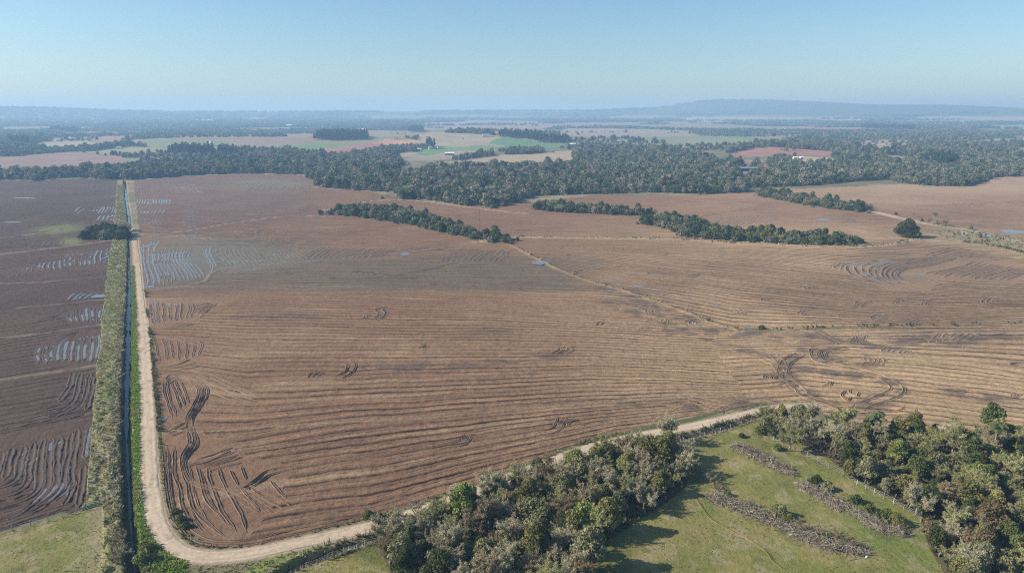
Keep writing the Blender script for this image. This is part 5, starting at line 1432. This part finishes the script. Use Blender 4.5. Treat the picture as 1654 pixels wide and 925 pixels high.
WOODS = [
    [(505, 304), (545, 297), (600, 291), (625, 284), (700, 278), (800, 272), (870, 270), (930, 268), (925, 252), (960, 246), (1010, 243), (1060, 248), (1110, 250), (1150, 256), (1175, 268), (1192, 282), (1200, 300), (1200, 311), (1130, 313), (1060, 311), (960, 313), (860, 316), (830, 327), (800, 335), (745, 331), (700, 322), (650, 322), (640, 310), (560, 306)],
    [(1208, 303), (1280, 301), (1390, 292), (1440, 290), (1460, 296), (1500, 300), (1560, 301), (1590, 292), (1600, 286), (1654, 284), (1760, 284), (1760, 266), (1600, 268), (1560, 268), (1500, 270), (1440, 276), (1385, 270), (1340, 276), (1260, 274), (1236, 281), (1210, 284)],
    [(-60, 290), (60, 290), (130, 286), (195, 290), (216, 290), (300, 283), (400, 280), (500, 282), (540, 286), (590, 282), (640, 274), (650, 264), (640, 254), (520, 258), (400, 258), (330, 264), (250, 262), (200, 272), (130, 277), (60, 280), (-60, 281)],
    [(540, 297), (600, 291), (625, 284), (600, 277), (540, 285), (500, 282), (490, 288)],
    [(-80, 252), (-80, 232), (50, 238), (80, 242), (140, 240), (200, 232), (230, 236), (250, 240), (210, 237), (150, 244), (100, 246), (0, 254)],
    [(1245, 262), (1252, 254), (1300, 268), (1280, 274), (1245, 274)],
    [(560, 252), (600, 246), (650, 238), (660, 242), (620, 254)],
    [(690, 252), (700, 247), (735, 246), (735, 252), (705, 256)],
    [(728, 258), (760, 252), (795, 247), (800, 253), (760, 257), (735, 260)],
    [(812, 250), (830, 243), (870, 241), (880, 247), (840, 250)],
    [(640, 262), (690, 258), (688, 252), (640, 257)],
    [(700, 221), (720, 214), (790, 214), (800, 220), (760, 217)],
    [(1170, 248), (1178, 240), (1230, 236), (1235, 240), (1190, 246)],
    [(1230, 236), (1300, 233), (1380, 237), (1360, 248), (1420, 262), (1500, 262), (1500, 250), (1440, 244), (1480, 238), (1560, 246), (1640, 250), (1760, 252), (1760, 268), (1600, 268), (1500, 272), (1430, 277), (1380, 270), (1356, 262), (1330, 244)],
    [(400, 258), (470, 240), (478, 246), (530, 252), (640, 258), (650, 268), (520, 262)],
    [(-80, 222), (60, 225), (60, 236), (-80, 240)],
]
TALL = [  # stands of tall dark trees: base outline
    [(800, 221), (840, 224), (880, 229), (918, 233), (920, 229), (870, 223), (810, 217)],
    [(1390, 208), (1430, 209), (1478, 212), (1478, 208), (1400, 204)],
    [(272, 250), (300, 254), (345, 253), (345, 246), (290, 245)], [(352, 252), (384, 254), (386, 249), (356, 247)],
    [(505, 226), (540, 228), (595, 226), (594, 220), (520, 220)],
    [(80, 213), (126, 215), (126, 210), (84, 209)], [(12, 234), (46, 236), (48, 230), (14, 229)],
    [(1490, 268), (1520, 272), (1545, 270), (1540, 263), (1500, 262)], [(688, 240), (702, 242), (703, 237), (690, 236)],
    [(660, 213), (684, 214), (684, 210), (662, 209)], [(1440, 250), (1446, 251), (1446, 247), (1441, 247)], [(1578, 190), (1602, 190), (1602, 188), (1580, 188)]]
pts = [sample_poly(p, 6.4, .45, 600 + i) for i, p in enumerate(WOODS)]
for k in range(3, len(pts)):                # the fields between the woods stay open
    qx, qy = proj(pts[k][:, 0], pts[k][:, 1], terr(pts[k][:, 0], pts[k][:, 1]))
    open_ = np.zeros(len(qx), bool)
    for poly, _ in FAR_FIELDS: open_ |= in_poly(qx, qy - 1.0, poly)
    pts[k] = pts[k][~open_]
pts = np.vstack(pts)
rr = np.hypot(pts[:, 0], pts[:, 1])
# scattered and banded trees over the country behind
g = np.random.default_rng(77)
A = []
r = 960.0
while r < 2600:
    s = 8.5 * (r / 1000) ** .6
    n = int(math.radians(80) * r / s)
    a = np.linspace(-math.radians(40), math.radians(40), n) + g.uniform(-.45, .45, n) * s / r
    q = r + g.uniform(-.5, .5, n) * s
    A.append(np.c_[q * np.sin(a), q * np.cos(a)]); r += s
A = np.vstack(A)
px, py = proj(A[:, 0], A[:, 1], terr(A[:, 0], A[:, 1]))
cov = fbm(A[:, 0] * .45, A[:, 1] * 1.1, 170, 701, 4)
lim = np.where(px < 480, .44, np.where(px > 930, .50, .60))
keep = (cov > lim) | (g.random(len(A)) < .012)
keep &= fbm(A[:, 0], A[:, 1], 520, 41, 3) < np.where(px < 520, .60, .54)
for poly, _ in FAR_FIELDS: keep &= ~in_poly(px, py - 1.5, poly) | ((cov > lim + .13) & (g.random(len(A)) < .5))
keep &= ~in_poly(px, py, MAIN_F) & ~in_poly(px, py, WEST_F) & (py > 150)
pts = np.vstack([pts, A[keep]])
zz = zats(pts[:, 0], pts[:, 1])
g = np.random.default_rng(5)
kind_n = fbm(pts[:, 0], pts[:, 1], 60, 703, 2)
idx = np.where(g.random(len(pts)) < .10 + .3 * smooth(.5, .65, kind_n), g.integers(6, 8, len(pts)), g.integers(0, 6, len(pts)))
mass('woodland', np.c_[pts, zz], g.uniform(.45, 1.3, len(pts)) * (0.75 + .5 * kind_n) * np.where(g.random(len(pts)) < .06, 1.45, 1), idx, MT, 'broad mass of dark green and grey woodland across the middle distance')
up = np.vstack([sample_poly(p, 4.2, .45, 900 + i) for i, p in enumerate(UNDER)])
nup = len(up)
fr = []
for p in (WOODS[0][-20:] , WOODS[1][:11], WOODS[2][:12], COP1, COP3, COP4):
    L_ = resample(wline(p), 3.5); fr.append(L_ + np.random.default_rng(len(L_)).normal(size=L_.shape) * 2.6)
fr = np.vstack(fr); fr = fr[np.hypot(fr[:, 0], fr[:, 1]) < 1300]
up = np.vstack([up, fr])
mass('undergrowth', np.c_[up, zats(up[:, 0], up[:, 1])], np.where(np.arange(len(up)) < nup, np.random.default_rng(3).uniform(.6, 1.6, len(up)), np.random.default_rng(3).uniform(.3, 1.0, len(up))), np.random.default_rng(4).integers(0, 3, len(up)), UN, 'tangled shrubs filling the copses between the fields')
tp = np.vstack([sample_poly(p, 7.5 if i not in (1, 5, 11) else 14, .4, 800 + i) for i, p in enumerate(TALL)])
mass('tree_plantation', np.c_[tp, zats(tp[:, 0], tp[:, 1])], g.uniform(.55, 1.1, len(tp)), g.integers(0, 3, len(tp)), ET, 'stands of tall dark plantation trees on the far farmland')
B = []
r = 2500.0
while r < 10500:
    s = 0.0135 * r
    n = int(math.radians(84) * r / s)
    a = np.linspace(-math.radians(42), math.radians(42), n) + g.uniform(-.45, .45, n) * s / r
    q = r + g.uniform(-.5, .5, n) * s
    B.append(np.c_[q * np.sin(a), q * np.cos(a)]); r += s * .8
B = np.vstack(B)
px, py = proj(B[:, 0], B[:, 1], terr(B[:, 0], B[:, 1]))
cov = fbm(B[:, 0] * .40, B[:, 1] * .9, 620, 705, 4)
keep = cov > np.where(px < 560, .34, np.where(px > 950, .46, .47))
keep &= fbm(B[:, 0], B[:, 1], 520, 41, 3) < np.where(px < 520, .62, .545)
for poly, _ in FAR_FIELDS: keep &= ~in_poly(px, py - .5, poly) | ((cov > .60) & (g.random(len(B)) < .3))
B = B[keep]
rb_ = np.hypot(B[:, 0], B[:, 1])
mass('distant_woodland', np.c_[B, zats(B[:, 0], B[:, 1])], g.uniform(.75, 1.25, len(B)) * np.clip(rb_ / 3400, .9, 1.5), g.integers(0, 4, len(B)), GR, 'hazy bands of woodland reaching to the horizon')
print('mass', len(pts), len(tp), len(B))

# ================================================================ GROUND COVER
def tufts(xy, h, w, cols, seed, blades=5):
    """low clumps of grass or weeds: leaning blades, several to a clump"""
    g = np.random.default_rng(seed); n = len(xy)
    z = zats(xy[:, 0], xy[:, 1])
    B = np.repeat(np.c_[xy, z - .08], blades, 0); m = len(B)
    hh = np.repeat(h, blades) * g.uniform(.6, 1.2, m); ww = np.repeat(w, blades) * g.uniform(.7, 1.2, m)
    a = g.uniform(0, 6.28, m); ln = g.uniform(.3, 1.1, m)
    d = np.c_[np.cos(a), np.sin(a), np.zeros(m)]; sd = np.c_[-np.sin(a), np.cos(a), np.zeros(m)]
    b0 = B + d * (ww * g.uniform(-.4, .4, m))[:, None]
    tp_ = b0 + d * (hh * ln)[:, None] + np.c_[np.zeros((m, 2)), hh]
    V = np.stack([b0 - sd * ww[:, None] * .5, b0 + sd * ww[:, None] * .5, tp_ + sd * ww[:, None] * .28, tp_ - sd * ww[:, None] * .28], 1).reshape(-1, 3)
    c = np.repeat(cols * 1.35 * g.uniform(.86, 1.14, (n, 1)), blades, 0) * g.uniform(.93, 1.07, (m, 1))
    return V, np.arange(4 * m).reshape(-1, 4), np.repeat(np.c_[c, np.ones(m)], 4, 0)

def scatter_mask(mask, density, seed):
    """random points of the land where the mask holds, density per square metre"""
    g = np.random.default_rng(seed)
    mk = mask[:-1, :-1]
    i, j = np.nonzero(mk)
    r0 = r_rows[i]; dr_ = r_rows[i + 1] - r0; dt = th[j + 1] - th[j]
    area = r0 * dt * dr_
    cnt = g.poisson(np.minimum(area * density, 8))
    i = np.repeat(i, cnt); j = np.repeat(j, cnt); n = len(i)
    r = r_rows[i] + g.random(n) * (r_rows[i + 1] - r_rows[i]); t = th[j] + g.random(n) * (th[j + 1] - th[j])
    return np.c_[r * np.sin(t), r * np.cos(t)]

def cover(mask, density, h, w, palette, seed, blades=5):
    xy = scatter_mask(mask, density, seed); g = np.random.default_rng(seed + 1)
    if len(xy) == 0: return None
    patch_ = fbm(xy[:, 0], xy[:, 1], 6, seed, 3)
    k = np.clip(((patch_ - .25) * 2 * len(palette) + g.uniform(-.8, .8, len(xy))).astype(int), 0, len(palette) - 1)
    hv = g.uniform(h * .5, h * 1.3, len(xy)) * (.5 + patch_)
    return tufts(xy, hv, np.full(len(xy), w), np.array(palette)[k], seed + 2, blades)

GREENS = [(.13, .14, .05), (.19, .19, .07), (.15, .20, .05), (.24, .21, .11)]
DRY = [(.30, .25, .15), (.24, .19, .11), (.34, .28, .18), (.19, .15, .09)]
parts_ = []
nearb = PY > 440
parts_.append(cover(wb & (dc > 1.3) & nearb, 1.7, .42, .24, GREENS + DRY[:2], 901, 5))
parts_.append(cover(wb & (dc > 1.0) & (dc < 3.6) & nearb, 1.3, .65, .30, [(.20, .17, .11), (.26, .22, .15), (.14, .13, .07), (.30, .27, .20)], 905))
parts_.append(cover(wb & (dc > 1.9) & ~nearb & (PY > 300), .35, .7, .7, GREENS + DRY[:2], 906))
parts_.append(cover(gs & (dr > 1.7) & (dc > .8) & (PY > 430), 7.0, .55, .24, [(.14, .21, .035), (.18, .26, .04), (.17, .215, .055), (.21, .23, .08)], 908))
parts_.append(cover(ve & (dr > 2.1) & (de < 2.6) & (PX < 300) & (PY > 470) & (PY < 700), 4.5, .8, .26, [(.06, .07, .028), (.09, .09, .035), (.13, .105, .055), (.07, .09, .03)], 911))
parts_.append(cover(ve & (dr > 2.3) & (de < 2.2) & (PX >= 240) & (PX < 1240) & (PY >= 700), 2.6, .42, .26, [(.15, .125, .07), (.10, .105, .038), (.20, .16, .09), (.08, .09, .03)], 914))
parts_.append(cover((REG == 0) & (dr > 2.6) & (dr < 7) & (de > 5) & (PY > 840) & (PX > 240), 2.6, .30, .24, [(.17, .20, .05), (.25, .21, .11), (.15, .17, .05)], 915))
parts_.append(cover((dd > 1.0) & (dd < 2.6) & (PY > 655) & (dr > 2.4), 2.6, .6, .26, [(.30, .25, .16), (.36, .30, .20), (.22, .18, .11), (.16, .17, .06)], 917))
parts_.append(cover((dd < 1.1) & (PY > 655), 2.5, .8, .26, [(.09, .075, .045), (.12, .10, .06), (.07, .07, .03)], 920))
parts_.append(cover((REG == 4) & (PY > 650) & (dd > 2.0), 1.6, .16, .22, [(.19, .18, .07), (.30, .25, .13), (.16, .17, .05), (.24, .21, .09)], 923, 4))
parts_.append(cover((REG == 5), 1.6, .16, .22, [(.21, .20, .08), (.30, .26, .15), (.18, .20, .06)], 926, 4))
for i, (ln, hw, hh, c) in enumerate(LEVEES):
    if i in (1,): pal = [(.05, .06, .022), (.08, .09, .03), (.16, .14, .07)]; hgt, den = .8, .3
    elif i in (0,): pal = [(.36, .28, .16), (.30, .23, .13), (.13, .11, .05), (.42, .33, .2)]; hgt, den = .6, .35
    elif i in (17,): pal = [(.10, .10, .045), (.15, .14, .07), (.20, .17, .10)]; hgt, den = 1.1, .3
    elif i in (2, 13, 14, 18): pal = [(.38, .29, .18), (.32, .25, .15), (.14, .13, .06)]; hgt, den = .8, .2
    else: continue
    L_ = resample(spline(wline(ln), 5), 6.0)
    d_, _, _ = line_dist(X, Y, L_, hw * 3)
    parts_.append(cover(d_ < hw * 1.2, den, hgt, .55, pal, 930 + 3 * i))
# clods of turf and trash on the tilled soil at the field edge, reeds by the ponds
parts_.append(cover((rb > .35) & (REG == 2), .14, .8, .5, [(.25, .21, .12), (.15, .14, .07), (.28, .23, .14), (.09, .09, .04)], 990))
parts_.append(cover(in_poly(PX, PY, WOOD_A) | in_poly(PX, PY, WOOD_B), .9, 1.0, .4, [(.13, .11, .06), (.09, .10, .035), (.20, .17, .11)], 993))
parts_ = [p for p in parts_ if p is not None]
v_, f_, c_ = merge(parts_)
o = link('grass', np_mesh('grass', v_, f_, [M_GRASS], {'col': ('FLOAT_COLOR', 'POINT', np.clip(c_, .01, .9))}), kind='stuff')
o['label'] = 'rank grass and weeds on the banks, verges and pastures'
print('grass faces', len(f_))

# ================================================================ THINGS ON THE LAND
M_PALEPOST = plain_mat('lichened_post', (0.50, 0.47, 0.40), 0.9, 0.15)
def fence(name_label, posts, h=1.15, white=(), r=.07):
    W = [at(*p)[:2] for p in posts]
    o0 = W[0]
    t = thing('fence', name_label, 'fence', (o0[0], o0[1], zat(*o0)))
    z0 = zat(*o0)
    tops = []
    for i, w in enumerate(W):
        z = zat(*w) - z0; x, y = w[0] - o0[0], w[1] - o0[1]
        hh = h * random.uniform(.88, 1.15); lx, ly = random.uniform(-.06, .06), random.uniform(-.06, .06)
        mb = MB(); mb.tube([(x, y, z - .3), (x + lx * .5, y + ly * .5, z + hh * .5), (x + lx, y + ly, z + hh)], [r * 1.05, r, r * .9], 7)
        mb.build('post', M_PALEPOST if i in white else M_WOOD, t)
        tops.append((x, y, z, hh))
    for k in (.35, .62, .9):
        mb = MB(); mb.tube([(x, y + .07, z + hh * k) for x, y, z, hh in tops], [.014] * len(tops), 4)
        mb.build('wire', M_STEEL, t)

def along(pts, step):
    L = resample(wline(pts), step)
    out = []
    for x, y in L:
        a, b = proj(x, y, zat(x, y) * 0)
        out.append((float(a), float(b)))
    return out
fence('wire fence with dark wooden posts between the wet field and the canal-side pasture', [(-60, 882), (-20, 869), (21, 857), (50, 849), (78, 841), (101, 835), (123, 829), (141, 824), (161, 818)], 1.2)
fence('post fence in the pasture along the dark ditch before the wood', [(440, 952), (470, 926), (495, 914), (511, 908), (537, 901), (556, 894), (577, 888), (590, 883), (612, 876), (640, 868)], 1.25, white=(6, 7), r=.08)
fence('weathered fence beside the road ditch between the two woods', [(1086, 726), (1097, 722), (1108, 718), (1122, 712), (1138, 706), (1150, 702), (1163, 698), (1180, 692), (1197, 686), (1213, 681), (1232, 676)], 1.3, white=(6,), r=.09)
fence('pale post fence along the edge of the pasture-edge wood', [(1222, 690), (1232, 698), (1249, 712), (1264, 720), (1284, 728), (1304, 738), (1320, 746), (1338, 757), (1360, 768), (1384, 782), (1398, 789), (1412, 796), (1428, 804), (1443, 813), (1460, 822), (1478, 832), (1487, 842)], 1.25, white=(2, 9, 11, 13), r=.085)

def brush_pile(px_line, width, label, n, seed):
    """heap of grubbed branches and roots pushed into a row"""
    g = np.random.default_rng(seed)
    L = spline(wline(px_line), 6); L = resample(L, .4)
    o0 = L[len(L) // 2]; z0 = zat(*o0)
    t = thing('brush_pile', label, 'brush pile', (o0[0], o0[1], z0))
    d = np.gradient(L, axis=0); d /= np.hypot(d[:, 0], d[:, 1])[:, None]; nn = np.c_[d[:, 1], -d[:, 0]]
    # mound of earth and rotten wood under the branches
    k = 9; offs = np.linspace(-1, 1, k)
    tt = np.linspace(0, 1, len(L)); ef = np.minimum(smooth(0, .06, tt), smooth(1, .94, tt))
    wv = width * (.35 + 1.25 * fbm(L[:, 0], L[:, 1], 3.5, seed, 3)) * (.4 + .6 * ef)
    V = []
    for i in range(len(L)):
        for q in offs:
            x, y = L[i] + nn[i] * q * wv[i] * .5
            h = (1 - q * q) * .7 * (.3 + 1.1 * float(vnoise(np.array([x]), np.array([y]), .9, seed)[0])) * ef[i] - .12 * abs(q)
            V.append((x - o0[0], y - o0[1], zat(x, y) - z0 + h))
    I = np.arange(len(L) * k).reshape(-1, k)
    F = np.stack([I[:-1, :-1], I[:-1, 1:], I[1:, 1:], I[1:, :-1]], -1).reshape(-1, 4)
    c = np.array([.12, .09, .058])[None] * g.uniform(.5, 1.4, (len(V), 1))
    link('earth_mound', np_mesh('earth_mound', V, F, [M_RUT], {'col': ('FLOAT_COLOR', 'POINT', np.c_[c, np.ones(len(V))])}), t)
    mb = MB(); mb2 = MB()
    for j in range(n):
        i = g.integers(0, len(L)); q = g.normal() * .30
        x, y = L[i] + nn[i] * q * wv[i]
        zb = zat(x, y) - z0 + (.15 + .75 * max(0, 1 - (q * 2) ** 2)) * g.uniform(.2, 1.15) * (.3 + .7 * ef[i])
        a = g.uniform(0, 6.28); el = g.normal() * .5
        ln = g.uniform(.5, 2.4); r = g.uniform(.014, .055)
        u = np.array([math.cos(a) * math.cos(el), math.sin(a) * math.cos(el), math.sin(el)])
        p = np.array([x - o0[0], y - o0[1], zb])
        big = g.random() < .09
        if big: r *= 2.2; ln *= 1.1
        mb.tube([p - u * ln * .5, p + np.r_[g.normal(size=2) * .08, .05], p + u * ln * .5], [r, r * .85, r * .45], 5)
    mb.build('branches', M_DEADWOOD, t)
brush_pile([(1184, 718), (1205, 728), (1235, 742), (1262, 756), (1284, 768)], 3.6, 'shortest pile of grey branches and roots, in the pasture nearest the road', 900, 31)
brush_pile([(1142, 800), (1180, 812), (1230, 834), (1280, 856), (1330, 876), (1402, 894)], 4.2, 'longest row of grubbed brush across the open pasture', 2100, 32)
brush_pile([(1288, 782), (1320, 796), (1360, 818), (1400, 840), (1440, 858), (1468, 862)], 3.8, 'row of pale cut branches between the fence and the longest pile', 1500, 33)

# white sack by the end of the pile
x, y, _ = at(1400, 900)
t = thing('sack', 'white sack lying at the end of the longest brush pile', 'sack', (x, y, zat(x, y)), .4, .65)
mb = MB()
mb.tube([(-.50, 0, .12), (-.46, 0, .16), (-.3, 0, .22), (0, .02, .25), (.28, 0, .21), (.42, 0, .13), (.46, .0, .11)], [.04, .14, .24, .28, .24, .12, .05], 12)
mb.build('bag', M_WHITE, t, True)
mb = MB(); mb.tube([(.46, 0, .11), (.56, .02, .12), (.66, -.02, .16)], [.05, .09, .14], 8); mb.build('tied_neck', M_WHITE, t, True)

# eroded cattle path across the pasture
RUTS.clear(); RUTW.clear()
rut([(1124, 800), (1134, 820), (1148, 838), (1172, 852), (1200, 866), (1224, 880), (1240, 892), (1252, 908), (1282, 930)], .32, .9, 0, berm=.14)  # dark bed colour stands in for the shadow in the trench
rut([(1068, 740), (1082, 728), (1096, 722)], .5, .7, 0)
v_, f_, c_ = merge(RUTS)
link('path', np_mesh('path', v_, f_, [M_RUT], {'col': ('FLOAT_COLOR', 'POINT', np.clip(c_ * np.array([1.1, .95, .9, 1]), .01, .9))}, True), kind='structure')

# culvert with a pale marker block beside the road
x, y, _ = at(259, 691); z = zat(x, y)
t = thing('culvert_block', 'pale concrete block marking the culvert beside the road', 'marker block', (x, y, z))
mb = MB(); mb.tube([(0, 0, -.2), (0, 0, .62), (0, 0, .74), (0, 0, .78)], [.36, .32, .26, .10], 4); mb.build('block', M_CONCRETE, t)
mb = MB(); mb.tube([(-.9, -.9, .02), (.9, -.9, .02)], [.30, .30], 10); mb.build('pipe', M_CONCRETE, t)

# sluice by the ponds
x, y, _ = at(1557, 379); z = zat(x, y)
t = thing('sluice', 'concrete sluice wall between the track and the small pond', 'sluice', (x, y, z), -.5)
mb = MB(); mb.box(-1.6, -.5, -.25, .25, -.5, 2.1); mb.box(.5, 1.6, -.25, .25, -.5, 2.1); mb.box(-.5, .5, -.25, .25, 1.5, 2.1)
mb.build('headwall', M_CONCRETE, t)
mb = MB(); mb.box(-.5, .5, -.06, .06, -.3, 1.48); mb.build('gate', M_DARK, t)

# transmission towers
def tower(px, py, H, label, rz=.5):
    x, y, _ = at(px, py)
    t = thing('transmission_tower', label, 'pylon', (x, y, zat(x, y)), rz)
    mb = MB(); b, w, tp_ = H * .13, H * .045, H * .025
    lv = [(0, b), (H * .22, b * .72), (H * .42, b * .5), (H * .6, w), (H * .8, w), (H, tp_)]
    cor = [(-1, -1), (1, -1), (1, 1), (-1, 1)]
    rad = .05
    for (z0, a0), (z1, a1) in zip(lv[:-1], lv[1:]):
        for k in range(4):
            c, n_c = cor[k], cor[(k + 1) % 4]
            mb.tube([(c[0] * a0, c[1] * a0, z0), (c[0] * a1, c[1] * a1, z1)], [rad, rad], 4, False)
            mb.tube([(c[0] * a0, c[1] * a0, z0), (n_c[0] * a1, n_c[1] * a1, z1)], [rad * .6, rad * .6], 4, False)
            mb.tube([(c[0] * a1, c[1] * a1, z1), (n_c[0] * a1, n_c[1] * a1, z1)], [rad * .6, rad * .6], 4, False)
    mb.build('mast', M_STEEL, t)
    for zc_, ln in ((H * .62, H * .22), (H * .8, H * .18), (H * .96, H * .12)):
        mb = MB()
        for s in (-1, 1):
            mb.tube([(0, 0, zc_), (s * ln, 0, zc_ + .2)], [rad, rad * .7], 4); mb.tube([(0, 0, zc_ + H * .07), (s * ln, 0, zc_ + .2)], [rad * .7, rad * .6], 4)
            mb.tube([(s * ln, 0, zc_ + .2), (s * ln, 0, zc_ - H * .05)], [.07, .07], 5)
        mb.build('crossarm', M_STEEL, t)
tower(257, 396, 22, 'thin lattice pylon in the flooded rows, nearer the canal')
tower(313, 390, 23, 'thin lattice pylon in the tilled field, farther from the canal')
tower(484, 310, 16, 'faint lattice pylon standing before the long wood')

# poles
def pole(px, py, H, label):
    x, y, _ = at(px, py)
    t = thing('utility_pole', label, 'pole', (x, y, zat(x, y)), .3)
    mb = MB(); mb.tube([(0, 0, -.3), (0, 0, H * .5), (0, 0, H)], [.28, .24, .2], 7); mb.build('shaft', M_CONCRETE, t)
    mb = MB(); mb.box(-1.1, 1.1, -.08, .08, H - .9, H - .7); mb.build('crossarm', M_WOOD, t)
pole(1268, 252, 11, 'pale pole in front of the red-brown field behind the farmhouses')
pole(1171, 250, 11, 'pale pole at the end of the red-brown field by the woodland')
pole(769, 243, 13, 'taller pale pole on the green meadow of the hill')
pole(764, 244, 10, 'shorter pale pole on the green meadow of the hill')

# farm buildings
def house(px, py, lx, ly, h, rh, rz, label, wall=M_WHITE, roof=M_REDROOF, name='house', cat='house', windows=2, tower_h=0):
    x, y, _ = at(px, py)
    t = thing(name, label, cat, (x, y, zat(x, y)), rz)
    a, b = lx / 2, ly / 2
    mb = MB(); mb.box(-a, a, -b, b, -.5, h)
    mb.add([(-a, -b, h), (-a, b, h), (-a, 0, h + rh * .93)], [(0, 2, 1)]); mb.add([(a, -b, h), (a, b, h), (a, 0, h + rh * .93)], [(0, 1, 2)])
    mb.build('wall', wall, t)
    e = .45
    mb = MB()
    for s in (-1, 1):
        mb.add([(-a - e, s * (b + e), h - e * rh / b + .06), (a + e, s * (b + e), h - e * rh / b + .06), (a + e, 0, h + rh + .06), (-a - e, 0, h + rh + .06),
                (-a - e, s * (b + e), h - e * rh / b + .22), (a + e, s * (b + e), h - e * rh / b + .22), (a + e, 0, h + rh + .22), (-a - e, 0, h + rh + .22)],
               [(0, 1, 2, 3), (4, 5, 6, 7), (0, 1, 5, 4), (0, 3, 7, 4), (1, 2, 6, 5)])
    mb.build('roof', roof, t)
    if windows:
        mb = MB(); mb.box(-.5, .5, -b - .04, -b + .02, 0, min(2.1, h * .8)); mb.build('door', M_DARK, t)
        for k in range(windows):
            xx = -a + lx * (k + .5) / windows
            if abs(xx) < 1.0: xx += 1.6
            mb = MB(); mb.box(xx - .55, xx + .55, -b - .04, -b + .02, h * .35, h * .75); mb.build('window', M_DARK, t)
    return t
house(1284, 257, 6, 5, 3.2, 1.2, .1, 'small white house behind the pale meadow beside a round tree', roof=M_WHITE)
house(1294, 257, 5.5, 5, 3.2, 1.2, .2, 'small white house next to the other one, at its open side', roof=M_WHITE)
house(1244, 258, 7, 6, 3.2, 1.6, .0, 'white house among trees before the red-brown field', roof=M_GREYROOF)
house(1238, 260, 3.5, 3, 2.4, 1.0, .0, 'little white outbuilding beside the house among the trees', roof=M_WHITE, windows=1)
house(1201, 276, 13, 8, 3.6, 1.6, .25, 'grey-roofed barn at the woodland edge, beside the woods', M_DARK, M_GREYROOF, 'barn', 'barn', 0)
house(1216, 276, 13, 8, 3.6, 1.6, .25, 'grey-roofed barn between the other barn and the red roof', M_DARK, M_GREYROOF, 'barn', 'barn', 0)
house(1234, 276, 12, 9, 3.4, 2.2, .1, 'house with a bright red tiled roof next to the grey barns')
house(1192, 284, 3.2, 3, 3.2, .9, .0, 'small white hut half hidden by trees below the grey barns', roof=M_WHITE, windows=1)
house(1353, 262, 4, 4, 3.8, 1, .0, 'small white shed at the end of the pale meadow', roof=M_WHITE, windows=1)
house(1126, 257, 11, 7, 3.4, 1.6, .1, 'long white-roofed house inside the woodland', roof=M_WHITE)
house(926, 236, 22, 8, 4, 2.0, .05, 'long white shed at the end of the tall tree stand', M_WHITE, M_WHITE, 'shed', 'shed', 0)
house(697, 241, 11, 8, 4, 1.8, .2, 'pale-roofed house in trees on the hillside', roof=M_GREYROOF)
house(710, 240, 9, 8, 4, 2.2, .3, 'pale house beside the other one on the hillside', roof=M_CONCRETE)
house(726, 251, 16, 8, 4, 1.6, .1, 'white-roofed farm shed on the green meadow of the hill', M_CONCRETE, M_WHITE, 'shed', 'shed', 0)
house(677, 243, 8, 5, 3, 1, .0, 'small white shed at the corner of the green meadow', roof=M_WHITE, windows=0, name='shed', cat='shed')
house(785, 221, 18, 8, 4, 2, .1, 'grey-roofed house on the crest of the hill', roof=M_GREYROOF)
house(640, 225, 12, 8, 4, 2.2, .2, 'red-roofed house beside the orange field')
t = house(341, 236, 14, 10, 6.5, 3.2, .3, 'white building with a tower beside the dark tall trees', roof=M_WHITE, windows=3)
mb = MB(); mb.box(3.2, 6.4, -1.6, 1.6, 6.8, 14.5); mb.build('tower', M_WHITE, t)
house(325, 197, 62, 24, 11, 3, .04, 'longer part of the white factory shed far off in the haze', M_WHITE, M_WHITE, 'factory_shed', 'factory', 0)
house(340, 197, 38, 24, 14, 3, .04, 'taller short part of the white factory shed far off in the haze', M_WHITE, M_WHITE, 'factory_shed', 'factory', 0)
house(236, 200, 16, 14, 9, 3, .1, 'single white building alone in the hazy woods', roof=M_WHITE, windows=0)
house(112, 226, 10, 8, 5, 2, .1, 'white cottage in the pale far meadow, nearer the dark stand', roof=M_WHITE)
house(141, 226, 12, 9, 5, 2.4, .2, 'white cottage with a pale roof at the pale far meadow end', roof=M_CONCRETE)
house(193, 241, 9, 7, 3.6, 1.6, .1, 'small pale cottage beside the far grass strip', roof=M_CONCRETE)
house(410, 213, 26, 14, 7, 3, .1, 'pinkish-roofed house at the edge of the far village', roof=M_REDROOF)
house(425, 212, 20, 14, 7, 3, .3, 'red-roofed house in the middle of the far village', roof=M_REDROOF)
house(467, 205, 24, 16, 8, 3, .1, 'white house of the far village nearest the tall stand', roof=M_WHITE)
house(584, 211, 34, 12, 5, 2, .05, 'long white shed behind the dark stand on the plain', M_WHITE, M_WHITE, 'shed', 'shed', 0)
house(155, 191.5, 60, 20, 8, 3, .03, 'long pale hall near the horizon above the dark stand', M_WHITE, M_WHITE, 'hall', 'hall', 0)
house(650, 195, 70, 20, 7, 3, .03, 'long pale hall near the horizon by the flat fields', M_WHITE, M_WHITE, 'hall', 'hall', 0)
house(1375, 193, 24, 14, 7, 4, .1, 'white barn far off on the pale plain below the hills', M_WHITE, M_WHITE, 'barn', 'barn', 0)

# ---------------------------------------------------------------- haze
hz_mat = bpy.data.materials.new('haze'); hz_mat.use_nodes = True
nt = hz_mat.node_tree; nt.nodes.clear()
pv = nt.nodes.new('ShaderNodeVolumePrincipled'); ho = nt.nodes.new('ShaderNodeOutputMaterial')
pv.inputs['Color'].default_value = HAZE_COLOR
pv.inputs['Absorption Color'].default_value = (0.25, 0.25, 0.25, 1)
pv.inputs['Density'].default_value = HAZE_DENSITY
pv.inputs['Anisotropy'].default_value = HAZE_ANISO
nt.links.new(pv.outputs[0], ho.inputs['Volume'])
hb = MB(); hb.box(-29000, 29000, -29000, 29000, -20, 205)
hz = hb.build('haze', hz_mat); hz['kind'] = 'stuff'
